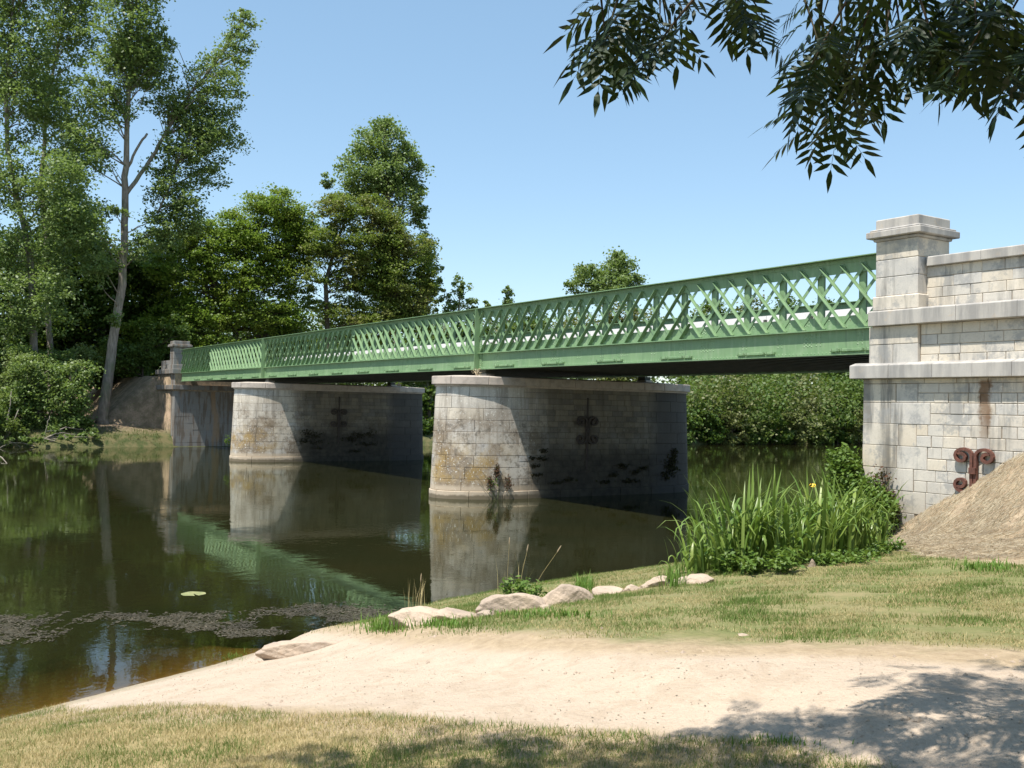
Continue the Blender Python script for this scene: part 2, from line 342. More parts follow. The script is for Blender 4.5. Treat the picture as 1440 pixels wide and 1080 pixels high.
def groundm():
    t = NT('ground_soil'); sa = t.attr('sand'); wo = t.attr('worn'); st = t.attr('straw'); dr = t.attr('dry'); fb = t.attr('farbank'); X, Y, Z = t.xyz()
    n1 = t.noise(1.6, 6, .65); n2 = t.noise(9, 6, .7); n3 = t.noise(60, 4, .7)
    soil = t.mix(t.ramp(n1, .35, .65), (.15, .17, .06), (.26, .22, .11))
    soil = t.mix(t.ramp(n2, .5, .7, 0, .6), soil, (.10, .11, .04))
    soil = t.mix(dr, soil, t.mix(t.ramp(n2, .35, .65), (.38, .29, .15), (.24, .20, .09)))
    w = t.ramp(t.math('ADD', wo, t.ramp(n1, 0, 1, -.35, .35)), .35, .8)
    soil = t.mix(w, soil, t.mix(t.ramp(n2, .35, .65), (.42, .325, .215), (.31, .235, .15)))
    sand = t.mix(t.ramp(n1, .3, .7), (.495, .40, .305), (.45, .36, .275)); sand = t.mix(t.ramp(n3, .55, .75, 0, .55), sand, (.26, .215, .17))
    sand = t.mix(t.mul(t.ramp(t.noise(3.3, 6, .75, t.sc(1, 1, 1), .6), .50, .60), .45), sand, (.36, .28, .20)); sand = t.mix(t.mul(t.ramp(t.noise(24, 5, .7), .60, .66), .5), sand, (.30, .235, .17))
    c = t.mix(sa, soil, sand)
    sc = t.mix(t.ramp(n2, .35, .6), (.47, .37, .25), (.30, .225, .15)); c = t.mix(st, c, sc)
    bank = t.mix(t.ramp(n1, .4, .6), (.30, .215, .15), (.17, .125, .085)); bank = t.mix(t.ramp(n2, .5, .62, 0, .6), bank, (.12, .13, .05))
    bank = t.mix(t.ramp(Z, 1.35, .8), bank, t.mix(t.ramp(n1, .4, .6), (.055, .07, .025), (.12, .105, .05)))  # low far bank: plant and earth tone, darkened to paint in tree shade
    c = t.mix(fb, c, bank)
    wet = t.mul(t.ramp(Z, .06, -.03), t.ramp(fb, 0, 1, 1, 0)); c = t.mix(wet, c, t.mix(t.ramp(n2, .4, .65), (.26, .225, .14), (.17, .145, .085)))
    return t.fin(c, .95, t.bump(t.math('ADD', t.math('ADD', t.mul(n3, .35), n2), t.mul(t.noise(26, 4, .6), .5)), .9, .035), .15)
fb = (GX < -12).astype(float)
tag(grid_mesh('ground', xs, ys, GZ, groundm(), {'sand': sa, 'worn': wo, 'straw': stw, 'dry': drym, 'farbank': fb}), kind='structure')

# ------------------------------------------------------------------ water
def waterm():
    t = NT('river_water'); dep = t.attr('depth'); op = t.attr('opac'); X, Y, Z = t.xyz()
    big = t.noise(.5, 3, .5, t.sc(1, 1, 1)); nz = t.noise(1, 3, .55, t.sc(3.4, 3.4, 1), .4); n2 = t.noise(1, 2, .5, t.sc(11, 11, 1))
    amp = t.ramp(big, .42, .66, .25, 1)
    h = t.mul(t.math('ADD', nz, t.mul(n2, .22)), amp)
    bp = t.bump(h, .06, .05)
    body = t.n('ShaderNodeBsdfDiffuse', {'Color': t.mix(t.ramp(t.noise(.35, 3), .35, .65), (.019, .0185, .0065), (.015, .0165, .006)), 'Roughness': 0.0})
    clear = t.n('ShaderNodeBsdfTransparent', {'Color': (.62, .50, .28, 1)})
    mx = t.n('ShaderNodeMixShader', {0: op, 1: clear.outputs[0], 2: body.outputs[0]})
    gl = t.n('ShaderNodeBsdfGlossy', {'Color': (.92, .95, .9, 1), 'Roughness': .015, 'Normal': bp})
    fr = t.n('ShaderNodeFresnel', {'IOR': 1.36, 'Normal': bp})
    m2 = t.n('ShaderNodeMixShader', {0: fr.outputs[0], 1: mx.outputs[0], 2: gl.outputs[0]})
    t.t.links.new(m2.outputs[0], t.out.inputs[0]); return t.m
wx = np.concatenate([np.arange(-120, 10, 10), np.arange(10, 24, .15), np.arange(24, 70, 6)]); wy = np.concatenate([np.arange(-600, -30, 30), np.arange(-30, 4, .15), np.arange(4, 1000, 40)])
WX, WY = np.meshgrid(wx, wy); WD = np.maximum(-height(WX, WY), 0)
WD = np.where((WX < 10), 1.6, WD)
tag(grid_mesh('river_water', wx, wy, np.zeros(WX.shape), waterm(), {'depth': WD, 'opac': 1-np.exp(-WD*3.2)*.97}), kind='structure')

# ------------------------------------------------------------------ masonry helpers
_cache = {}
def stone_block(w, h, d=.14, b=.008):                     # block whose chamfered face looks along -Y, centred on the face
    k = (round(w/.02), round(h/.01), d, b)
    if k not in _cache:
        w, h = k[0]*.02, k[1]*.01; m = MB(); g = .004
        x, z = w/2-g, h/2-g
        m.add([(-x, d, -z), (x, d, -z), (x, d, z), (-x, d, z), (-x, b, -z), (x, b, -z), (x, b, z), (-x, b, z), (-x+b, 0, -z+b), (x-b, 0, -z+b), (x-b, 0, z-b), (-x+b, 0, z-b)],
              [(0, 1, 5, 4), (1, 2, 6, 5), (2, 3, 7, 6), (3, 0, 4, 7), (4, 5, 9, 8), (5, 6, 10, 9), (6, 7, 11, 10), (7, 4, 8, 11), (8, 9, 10, 11)])
        _cache[k] = m.mesh('stone')
    return _cache[k]
def lay(parent, mat, P0, udir, ndir, rows, name='stone', prob=0):
    """rows of (z0,z1,u0,u1,wmin,wmax) laid on the vertical plane through P0"""
    u = Vector(udir); n = Vector(ndir); rot = Matrix((u, -n, Vector((0, 0, 1)))).transposed().to_4x4()
    out = []
    for (z0, z1, u0, u1, wa, wb) in rows:
        x = u0
        while x < u1-.02:
            w = random.uniform(wa, wb)
            if u1-(x+w) < wa*.6: w = u1-x
            me = stone_block(w, z1-z0); o = bpy.data.objects.new(name, me); COL.objects.link(o)
            if not len(me.materials): me.materials.append(mat)
            c = Vector(P0)+u*(x+w/2)+n*(random.uniform(-.004, .005)); c.z = (z0+z1)/2
            o.matrix_world = Matrix.Translation(c)@rot; o.material_slots[0].link = 'OBJECT'; o.material_slots[0].material = mat
            o.parent = parent; x += w; out.append(o)
    return out

def scroll(m, cx, cz, sx, sz, off, w=.045, d=.05, k=1.0, n=18):
    """C-shaped iron scroll in (u,z); returns list of points"""
    pts = []
    for i in range(n+1):
        f = i/n
        if f < .45:
            g = f/.45; a = pi*(1-g); R = .155*k
            pts.append((.19*k+R*math.cos(a)*1.0, .26*k+R*1.0*math.sin(a)))
        else:
            g = (f-.45)/.55; a = -g*1.55*pi; R = (.155-.10*g)*k
            pts.append((.19*k+.155*k-R+R*math.cos(a)*1.0, .26*k+R*math.sin(a)))
    pts = [(.035*k, -.12*k), (.04*k, .08*k)] + pts
    return [(cx+sx*p[0]*1.32, cz+sz*p[1]) for p in pts]
def ribbon(m, P, width, U, N, base, dep=.05):             # P in (u,z): a bent flat bar, broad side along normal
    pts = [Vector(base)+Vector(U)*u+Vector((0, 0, 1))*z for u, z in P]; N = Vector(N)
    n = len(pts); vs = []; fs = []
    for i, p in enumerate(pts):
        t = (pts[min(i+1, n-1)]-pts[max(i-1, 0)]).normalized(); a = t.cross(N).normalized()*width/2
        vs += [p-a, p+a, p+a+N*dep, p-a+N*dep]
    for i in range(n-1):
        for k in range(4): fs.append((i*4+k, i*4+(k+1) % 4, i*4+4+(k+1) % 4, i*4+4+k))
    fs += [(3, 2, 1, 0), ((n-1)*4, (n-1)*4+1, (n-1)*4+2, (n-1)*4+3)]
    m.add(vs, fs)
def anchor(parent, c, U, N, zlo, zhi, k=1.0, zc=None, mat='rust'):
    """wrought iron tie anchor: upright bar, collar and four scrolls; c on wall"""
    c = Vector(c); U = Vector(U); N = Vector(N); zc = zc or c.z
    out = []
    m = MB(); b = c+N*.03
    m.bar((b.x, b.y, zlo), (b.x, b.y, zc), .085*k, .05, N); m.bar((b.x, b.y, zc), (b.x, b.y, zhi), .05*k, .04, N)
    o = m.build('tie_bar', M[mat], parent, (b.x, b.y, zc)); out.append(o)
    for sx in (-1, 1):
        for sz in (-1, 1):
            m = MB(); ribbon(m, scroll(None, 0, .07*sz*k, sx, sz, 0, k=k), .07*k, U, N, (b.x, b.y, zc), .07)
            out.append(m.build('iron_scroll', M[mat], parent, (b.x, b.y, zc)))
    m = MB(); m.bar(b+Vector((0, 0, -.07*k))+Vector((0, 0, zc-c.z)), b+Vector((0, 0, .07*k))+Vector((0, 0, zc-c.z)), .16*k, .11, N)
    out.append(m.build('collar', M[mat], parent, (b.x, b.y, zc)))
    return out

# ------------------------------------------------------------------ piers
YN, YF, ZT, ZC = .6, 7.45, 3.97, 4.27
def ell(z, off=0):
    f = 1-max(0, min(1, z/ZT))
    return 1.36+.14*f+off, 2.26+.14*f+off
_t = np.linspace(0, pi, 200); _arc = np.concatenate([[0], np.cumsum(np.hypot(np.diff(1.45*np.cos(_t)), np.diff(2.33*np.sin(_t))))]); ARC = _arc[-1]
LF = YF-YN
def outline(s, z, off=0):
    """s<0 near nose, 0..LF flat +X side, LF.. far nose"""
    a, b = ell(z, off)
    if s < 0: q = 2*pi-np.interp(-s, _arc, _t); return (a*math.cos(q), YN+b*math.sin(q))
    if s <= LF: return (a, YN+s)
    if s <= LF+ARC: q = np.interp(s-LF, _arc, _t); return (a*math.cos(q), YF+b*math.sin(q))
    return (-a, YF-(s-LF-ARC))
def ring_stone(s0, s1, z0, z1, off=0, g=.005, b=.009, dep=.1, top=False):
    s0 += g; s1 -= g; z0 += g; z1 -= g
    cv = s0 < -.05 or s1 > LF+.05; n = max(1, int(abs(s1-s0)/.16)) if cv else 1
    ss = [s0]+([s0+b+(s1-s0-2*b)*i/n for i in range(n+1)])+[s1]
    zz = [z0, z0+b, z1-b, z1]; m = MB(); V = []
    for j, z in enumerate(zz):
        for i, s in enumerate(ss):
            edge = j in (0, 3) or i in (0, len(ss)-1)
            x, y = outline(s, z, off-(b if edge else 0)); V.append((x, y, z))
    w = len(ss)
    F = [(j*w+i, j*w+i+1, (j+1)*w+i+1, (j+1)*w+i) for j in range(3) for i in range(w-1)]
    B = len(V)
    for i, s in enumerate(ss):
        for z in (z0, z1): x, y = outline(s, z, off-dep); V.append((x, y, z))
    for i in range(w-1):
        F.append((i+1, i, B+2*i, B+2*i+2)); F.append((3*w+i, 3*w+i+1, B+2*i+3, B+2*i+1))
    F.append((0, w, 2*w, 3*w, B+1, B)); F.append((4*w-1, 3*w-1, 2*w-1, w-1, B+2*w-2, B+2*w-1))
    m.add(V, F); return m
def make_pier():
    root = empty('bridge_pier', (0, 0, 0))
    def loop(z, off, n=26):
        L = [outline(-ARC+ARC*i/n, z, off) for i in range(n)]+[outline(LF*i/2, z, off) for i in range(2)]+[outline(LF+ARC*i/n, z, off) for i in range(n+1)]
        return L
    m = MB(); zs = [-1.8, 0, 1.3, 2.6, ZT-.01]; R = [loop(z, -.016) for z in zs]; n = len(R[0])
    m.add([(x, y, z) for L, z in zip(R, zs) for x, y in L], [(j*n+i, j*n+(i+1) % n, (j+1)*n+(i+1) % n, (j+1)*n+i) for j in range(len(zs)-1) for i in range(n)]+[tuple((len(zs)-1)*n+i for i in range(n))])
    m.build('pier_core', M['pier_joint'], root)
    # plinth course and ashlar noses
    hc = .41; zb = [ZT-hc*k for k in range(10)]
    rows = [(zb[k+1], zb[k]) for k in range(9)]           # top to bottom, last ends at .28
    for k, (z0, z1) in enumerate(rows):
        ext = .65 if k % 2 else .24
        if k < 1: ext = .45
        cuts = [-ARC*.80-random.uniform(-.3, .2)]
        while cuts[-1] < ext-1.5: cuts.append(cuts[-1]+random.uniform(.85, 1.35))
        cuts = [c for c in cuts if c < ext-.7]+[ext]
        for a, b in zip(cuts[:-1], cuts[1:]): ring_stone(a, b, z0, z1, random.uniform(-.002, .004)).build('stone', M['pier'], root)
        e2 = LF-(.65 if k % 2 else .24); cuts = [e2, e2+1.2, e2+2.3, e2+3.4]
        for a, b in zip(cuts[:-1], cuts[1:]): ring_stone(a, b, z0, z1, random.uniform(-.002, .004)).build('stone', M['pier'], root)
        for h in range(2):
            za, zc_ = z0+hc/2*h, z0+hc/2*(h+1); x = ext
            joined = MB() if k >= 7 else None
            while x < e2-.02:
                w = random.uniform(.30, .56)
                if e2-(x+w) < .25: w = e2-x
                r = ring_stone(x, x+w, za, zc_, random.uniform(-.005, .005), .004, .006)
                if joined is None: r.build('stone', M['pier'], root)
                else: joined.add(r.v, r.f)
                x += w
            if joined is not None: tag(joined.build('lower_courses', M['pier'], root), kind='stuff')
    cuts = [-ARC*.85, -4.0, -2.8, -1.6, -.42, .6]
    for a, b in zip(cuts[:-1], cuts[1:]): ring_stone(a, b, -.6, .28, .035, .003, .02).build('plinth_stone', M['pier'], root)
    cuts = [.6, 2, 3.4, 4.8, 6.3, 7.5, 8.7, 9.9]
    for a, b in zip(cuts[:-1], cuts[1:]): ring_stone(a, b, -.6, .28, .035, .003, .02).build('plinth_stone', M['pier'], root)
    # cap: bed mould plus cap stones with a weathered top
    m = MB()
    L0, L1 = loop(ZT, .05), loop(ZT, .05); n = len(L0)
    m.add([(x, y, ZT-.06) for x, y in L0]+[(x, y, ZT+.005) for x, y in L1], [(i, (i+1) % n, n+(i+1) % n, n+i) for i in range(n)]+[tuple(range(n))[::-1]])
    m.build('bed_mould', M['cap'], root)
    cuts = [-ARC, -4.9, -3.7, -2.3, -1.0, .35, 1.5, 2.6, 3.7, 4.8, 5.9, 6.9, 8.1, 9.3, 10.6, 12, LF+ARC]
    for a, b in zip(cuts[:-1], cuts[1:]):
        r = ring_stone(a, b, ZT, ZC, .155, .003, .02, .5); r.build('cap_stone', M['cap'], root)
    L0, L1 = loop(ZT, -.1), loop(ZT, .13)
    m = MB(); LL = [(x*.55, YN+.4+(y-YN)*.86, ZC+.045) for x, y in L1]; n = len(L1)
    m.add([(x, y, ZC-.012) for x, y in L1]+LL, [(i, (i+1) % n, n+(i+1) % n, n+i) for i in range(n)]+[tuple(range(n, 2*n))])
    m.build('cap_top', M['cap'], root)
    for y in (.02, 7.5):
        m = MB(); m.bbox(-.30, .30, y+.08, y+.45, ZC-.01, ZC+.14, .02); m.build('bearing_block', M['cap'], root)
        m = MB(); m.bbox(-.22, .22, y+.10, y+.4, ZC+.13, 4.55, .015); m.build('bearing', M['dark_steel'], root)
    anchor(root, (1.405, 3.82, 2.42), (0, 1, 0), (1, 0, 0),   .98, 3.62, 1.0, 2.42, 'shaded_iron')
    return root
def clone(root, loc):
    r = root.copy(); COL.objects.link(r); r.location = loc
    for c in list(root.children):
        d = c.copy(); COL.objects.link(d); d.parent = r
    return r
P2X = -23.03
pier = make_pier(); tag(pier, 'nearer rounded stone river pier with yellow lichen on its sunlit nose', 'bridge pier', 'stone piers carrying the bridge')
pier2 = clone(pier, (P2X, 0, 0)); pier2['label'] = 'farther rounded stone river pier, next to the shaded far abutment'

# ------------------------------------------------------------------ near abutment
ab = empty('stone_abutment', (17, -.45, 0), 'pale stone abutment with pillar, cornice and iron anchor on the near bank', 'abutment')
def child(o, root): o.parent = root; o.matrix_parent_inverse = Matrix.Translation(-Vector(root.location)); return o
def at(root, objs):
    for o in objs: child(o, root)
    return objs
XE = 27.5
m = MB()
m.box(16.965, XE, -.43, 7.9, -1, 3.98); m.box(17.14, XE, -.40, 7.7, 3.98, 5.12); m.box(18.25, XE, -.18, .3, 5.12, 6.32)
m.box(17.29, 18.28, -.48, .56, 5.12, 6.97)
at(ab, [m.build('wall_core', M['mortar'])])
rows = []
zz = [3.88, 3.475, 3.03, 2.57, 2.10, 1.64, 1.18, .74, .30, -.3]; qx = [18.30, 18.59, 18.27, 18.53, 18.22, 18.5, 18.25, 18.5, 18.3]
big = []; small = [(3.88, 3.98, 16.95, XE, .9, 1.4)]
for k in range(9):
    big.append((zz[k+1], zz[k], 0, qx[k]-16.95, .62, .95))
    mid = (zz[k]+zz[k+1])/2
    if k < 6:
        small.append((mid, zz[k], qx[k], 21.9, .26, .5)); small.append((zz[k+1], mid, qx[k], 21.9, .26, .5))
fr = ((16.95, -.45, 0), (1, 0, 0), (0, -1, 0))
at(ab, lay(None, M['abutment'], *fr, big)); at(ab, lay(None, M['abutment'], (0, -.45, 0), (1, 0, 0), (0, -1, 0), [r for r in small[1:]]))
at(ab, lay(None, M['abutment'], (0, -.45, 0), (1, 0, 0), (0, -1, 0), [(3.88, 3.98, 16.95, 22, .5, .9)]))
# river-side return face
at(ab, lay(None, M['abutment'], (16.95, 0, 0), (0, 1, 0), (-1, 0, 0), [(zz[k+1], zz[k], -.3, 7.9, .7, 1.1) for k in range(9)]))
# mid wall with its shallow pilaster below the pillar
at(ab, lay(None, M['abutment'], (0, -.5, 0), (1, 0, 0), (0, -1, 0), [(4.29, 4.71, 17.12, 18.32, .55, .7), (4.71, 5.10, 17.12, 18.32, 1.1, 1.3)]))
at(ab, lay(None, M['abutment'], (0, -.42, 0), (1, 0, 0), (0, -1, 0), [(4.29, 4.47, 18.33, 22, .35, .6), (4.47, 4.67, 18.33, 22, .35, .6), (4.67, 4.88, 18.33, 22, .35, .6), (4.88, 5.10, 18.33, 22, .35, .6)]))
def prism(profile, x0, x1, y0=None):                      # profile of (outY offset, z) extruded along X
    m = MB(); n = len(profile); vs = [(x, y, z) for x in (x0, x1) for y, z in profile]
    m.add(vs, [(i, (i+1) % n, n+(i+1) % n, n+i) for i in range(n)]+[tuple(range(n))[::-1], tuple(range(n, 2*n))]); return m
def course(root, prof, x0, x1, wa, wb, mat, name, gap=.004):
    x = x0
    while x < x1-.1:
        w = random.uniform(wa, wb)
        if x1-x-w < wa*.6: w = x1-x
        d = random.uniform(-.004, .004)
        child(prism([(y+d, z) for y, z in prof], x+gap, x+w-gap).build(name, mat), root); x += w
course(ab, [(-.30, 3.98), (-.64, 3.985), (-.65, 3.995), (-.65, 4.255), (-.64, 4.27), (-.46, 4.325), (-.30, 4.325)], 16.74, 22.2, .8, 1.15, M['cornice'], 'cornice_stone')
course(ab, [(-.30, 5.10), (-.61, 5.105), (-.62, 5.115), (-.62, 5.40), (-.61, 5.415), (-.50, 5.445), (-.30, 5.445)], 17.18, 22.2, .9, 1.3, M['cornice'], 'band_stone')
m = MB(); m.box(16.76, 17.0, -.3, 7.8, 3.985, 4.315); child(m.build('cornice_return', M['cornice']), ab)
at(ab, lay(None, M['abutment'], (0, -.2, 0), (1, 0, 0), (0, -1, 0), [(5.445, 5.66, 18.3, 22.2, .35, .65), (5.66, 5.87, 18.3, 22.2, .35, .65), (5.87, 6.09, 18.3, 22.2, .35, .65), (6.09, 6.31, 18.3, 22.2, .35, .65)]))
course(ab, [(.42, 6.31), (-.29, 6.31), (-.30, 6.32), (-.30, 6.49), (-.28, 6.51), (.06, 6.545), (.42, 6.51)], 18.36, 22.2, 1.0, 1.5, M['cornice'], 'coping_stone')
def pillar(root, x0, x1, y0, y1, mat, mc):
    def blk(name, o, z0, z1, b, mt): m = MB(); m.bbox(x0-o, x1+o, y0-o, y1+o, z0, z1, b); return child(m.build(name, mt), root)
    blk('pillar_plinth', .045, 5.43, 5.735, .02, mat)
    for z0, z1 in ((5.738, 6.14), (6.143, 6.51), (6.513, 6.92)): blk('pillar_course', 0, z0, z1, .014, mat)
    blk('neck_mould', .045, 6.92, 6.985, .02, mc); blk('cap_slab', .15, 6.985, 7.125, .015, mc)
    blk('cap_step', .10, 7.125, 7.175, .02, mc); blk('cap_block', .01, 7.17, 7.39, .02, mc)
pillar(ab, 17.27, 18.30, -.5, .58, M['abutment'], M['cornice'])
for o in anchor(None, (19.60, -.45, 2.16), (1, 0, 0), (0, -1, 0), 1.0, 2.16, .86, 2.16)[1:]:
    child(o, ab)
for o in list(COL.objects):
    if o.name.startswith('tie_bar') and o.parent is None: child(o, ab)
m = MB(); m.box(16.9, XE, .5, 7.4, 5.0, 5.2); child(m.build('road_surface', M['asphalt']), ab)

# ------------------------------------------------------------------ far abutment
fa = empty('stone_abutment', (-40.3, -.45, 0), 'shaded grey stone abutment with stained wing wall on the far bank', 'abutment')
m = MB(); m.box(-45.4, -40.32, -.43, 7.9, -1, 3.98); m.box(-45.3, -40.5, -.40, 7.7, 3.98, 5.12); m.box(-45.2, -41.5, -.2, .2, 5.12, 6.1); m.box(-41.6, -40.62, -.48, .56, 5.12, 6.95)
child(m.build('wall_core', M['mortar']), fa)
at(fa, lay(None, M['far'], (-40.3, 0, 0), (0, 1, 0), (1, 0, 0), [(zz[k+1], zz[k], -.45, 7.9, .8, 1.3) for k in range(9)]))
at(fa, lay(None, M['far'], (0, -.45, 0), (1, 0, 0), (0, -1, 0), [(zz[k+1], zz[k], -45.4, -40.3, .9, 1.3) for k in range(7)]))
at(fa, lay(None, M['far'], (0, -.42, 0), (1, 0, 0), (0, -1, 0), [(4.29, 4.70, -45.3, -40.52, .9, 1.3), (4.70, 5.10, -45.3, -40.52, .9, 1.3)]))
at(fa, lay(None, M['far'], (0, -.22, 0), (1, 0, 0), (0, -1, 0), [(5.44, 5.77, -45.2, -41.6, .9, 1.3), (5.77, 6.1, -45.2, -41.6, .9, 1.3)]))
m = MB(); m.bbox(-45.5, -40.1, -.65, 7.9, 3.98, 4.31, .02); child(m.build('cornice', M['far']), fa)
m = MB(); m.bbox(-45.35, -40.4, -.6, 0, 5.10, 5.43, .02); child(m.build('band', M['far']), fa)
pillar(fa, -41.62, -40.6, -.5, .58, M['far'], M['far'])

# ------------------------------------------------------------------ girders
X0G, X1G = -40.3, 17.26; ZB, ZF, ZL, ZU, ZTP = 4.56, 5.14, 5.45, 6.42, 6.76; SP = .585
SW = [(-40.3, -33.5, P2X), (P2X, -11.15, 0.0), (0.0, 11.0, 17.26)]
SLX, ZA, ZE = 1.31, ZF+.03, ZU+.19
def bar_mesh(sgn, back, f0=0.0, f1=1.0):                  # one lattice bar; f0..f1 is the part of its full length that is there
    m = MB(); p = lambda f, y: (sgn*SLX*f, y, ZA+(ZE-ZA)*f)
    if back: m.bar(p(f0, .001), p(f1, .001), .08, .012, (0, 1, 0))
    else:
        m.bar(p(f0, 0), p(f1, 0), .065, .012, (0, -1, 0)); m.bar(p(f0, -.0125), p(f1, -.0125), .014, .085, (0, -1, 0))
    me = m.mesh('lattice_bar'); me.materials.append(M['paint']); return me
_bars = {}
def bar_for(sgn, back, f0, f1):
    k = (sgn, back, round(f0, 2), round(f1, 2))
    if k not in _bars: _bars[k] = bar_mesh(sgn, back, f0, f1)
    return _bars[k]
vm = MB(); vm.box(-.095, .095, .06, .075, ZF, ZU+.1); vm.box(-.008, .008, .0755, .22, ZF, ZU+.1); VM = vm.mesh('vertical_stiffener'); VM.materials.append(M['paint'])
sm_ = MB()
for a, b in ((-.62, -.36), (-.34, .30), (.33, .62)): sm_.bbox(a, b, -.075, -.012, 4.635, 4.70, .008)
for a in (-.40, -.30, .27, .37, -.58, .58): sm_.box(a-.022, a+.022, -.09, -.07, 4.65, 4.705)
STM = sm_.mesh('flange_strap'); STM.materials.append(M['paint'])
def girder(label, Y, inward, detail=True):
    root = empty('lattice_girder', (X0G, Y, ZB), label, 'girder', 'green lattice girders of the bridge')
    f = inward                                             # +1: outer face looks to -Y
    def put(o): o.parent = root; o.matrix_parent_inverse = Matrix.Translation(-Vector((X0G, Y, ZB))); return o
    def mk(name, mb):
        o = mb.build(name, M['paint'])
        if f < 0: o.scale.y = -1
        o.location.y = Y; return put(o)
    def inst(name, me, x):
        o = bpy.data.objects.new(name, me); COL.objects.link(o); o.location = (x, Y, 0)
        if f < 0: o.scale.y = -1
        return put(o)
    L = X1G-X0G; cutx = [X0G]+[x for x in np.arange(X0G+4.6, X1G-2, 5.75)]+[X1G]
    for a, b in zip(cutx[:-1], cutx[1:]):
        m = MB(); m.box(a+.001, b-.001, 0, .014, ZB+.014, ZF-.014); mk('fascia_plate', m)
        m = MB(); m.box(a+.001, b-.001, .016, .034, ZF+.016, ZL); mk('lower_chord_plate', m)
        m = MB(); m.box(a+.001, b-.001, .016, .034, ZU, ZTP-.016); mk('upper_chord_plate', m)
    m = MB(); m.box(X0G, X1G, -.165, .20, ZTP-.015, ZTP+.006); mk('top_flange', m)
    m = MB(); m.box(X0G, X1G, -.112, .14, ZF-.013, ZF+.013); mk('middle_flange', m)
    m = MB(); m.box(X0G, X1G, -.11, .16, ZB-.008, ZB+.012); mk('bottom_flange', m)
    m = MB(); m.box(X0G, X1G, -.012, 0-.001, ZB+.02, ZB+.1); m.box(X0G, X1G, .0, .0155, ZF+.02, ZF+.11); m.box(X0G, X1G, .0, .0155, ZTP-.10, ZTP-.02); mk('chord_angles', m)
    for (xa, xs_, xb) in SW:
        for sgn, ph in ((1, .70), (-1, 12.02)):
            k0 = int((xa-SLX-ph)/SP)-2
            for k in range(k0, k0+int((xb-xa+2*SLX)/SP)+5):
                x = ph+k*SP
                for lo_, hi_, left in ((xa+.03, xs_, True), (xs_, xb-.03, False)):
                    a, b = (lo_-x)/(sgn*SLX), (hi_-x)/(sgn*SLX); f0, f1 = max(0, min(a, b)), min(1, max(a, b))
                    if f1-f0 < .06: continue
                    back = (sgn == 1) != left
                    inst('lattice_bar', bar_for(sgn, back, f0, f1), x)
    x = 16.5
    while x > X0G+.3:
        if min(abs(x-0), abs(x-P2X)) > .2: inst('vertical_stiffener', VM, x)
        x -= 2*SP
    for px in (0.0, P2X):
        m = MB(); m.box(px-.012, px+.012, -.24, 0.0-.002, ZB+.0125, ZTP-.0155); mk('post_fin', m)
        m = MB(); m.box(px+.013, px+.17, -.022, -.013, ZB+.013, ZTP-.016); mk('post_plate', m)
    m = MB()
    def riv(x, z, y, r=.013):
        r *= 1.45; m.add([(x-r, y, z), (x, y, z-r), (x+r, y, z), (x, y, z+r), (x, y-.015, z)], [(0, 1, 4), (1, 2, 4), (2, 3, 4), (3, 0, 4)])
    if detail:
        x = 15.02
        while x > X0G+1:
            for i in range(-2, 3):
                for q, zz_ in enumerate((4.78, 4.86, 4.94, 5.02)): riv(x+i*.055, zz_+(.03 if i % 2 else 0), 0, .016)
            for i in range(-2, 3):
                for zz_ in (5.2, 5.27, 5.34): riv(x-.1+i*.055, zz_+(.025 if i % 2 else 0), .016, .014)
            x -= 3.47
        x = 16.5
        while x > X0G+.5:
            for dx in (-.06, .06):
                for zz_ in (4.80, 4.87, 4.99, 5.05): riv(x+dx, zz_, 0, .015)
            for zz_ in (5.24, 5.36): riv(x+.29, zz_, .016); riv(x-.29, zz_, .016)
            x -= 2*SP
        for x in np.arange(X0G+.1, X1G, .11): riv(x, ZB+.055, -.012, .012)
        for x in np.arange(X0G+.1, X1G, .19): riv(x, ZTP-.06, 0, .012)
        for px in (0.0, P2X):
            for z in np.arange(ZB+.08, ZTP-.05, .085):
                for dx in (.05, .12): riv(px+dx, z, -.022, .014)
        x = 16.34
        while x > X0G+1: inst('flange_strap', STM, x); x -= 2.93
        tag(mk('rivets', m), kind='stuff')
    return root
girder('near green riveted lattice girder along the side of the bridge facing the lawn', 0.0, 1)
girder('far green lattice girder on the other side of the roadway', 7.5, -1, False)
dk = empty('bridge_deck', (X0G, 0, ZB), 'dark underside and roadway of the bridge between the two green girders', 'bridge deck')
def dput(o): o.parent = dk; o.matrix_parent_inverse = Matrix.Translation(-Vector((X0G, 0, ZB))); return o
m = MB(); m.box(X0G+.02, X1G-.3, .1, 7.4, 5.02, 5.20); dput(m.build('road_slab', M['asphalt']))
cm = MB(); cm.box(-.012, .012, .17, 7.33, 4.62, 5.019); cm.box(-.11, .11, .17, 7.33, 4.60, 4.62); CM = cm.mesh('cross_beam'); CM.materials.append(M['dark_steel'])
x = 16.5
while x > X0G+.4:
    o = bpy.data.objects.new('cross_beam', CM); COL.objects.link(o); o.location = (x, 0, 0); dput(o); x -= SP
for y in (1.6, 3.75, 5.9):
    m = MB(); m.box(X0G+.05, X1G-.35, y-.06, y+.06, 4.70, 4.74); m.box(X0G+.05, X1G-.35, y-.01, y+.01, 4.74, 5.0); dput(m.build('stringer', M['dark_steel']))
m = MB(); m.box(X0G+.1, X1G-.35, 6.75, 7.3, 5.2, 5.34); m.box(X0G+.1, X1G-.35, .2, .8, 5.2, 5.34); dput(m.build('footway_kerb', M['cornice']))
gx = X0G+.2
wb_ = empty('guard_fence', (X0G+.2, 7.15, 5.34), 'white boarded guard fence along the far side of the roadway, seen through the lattice', 'fence')
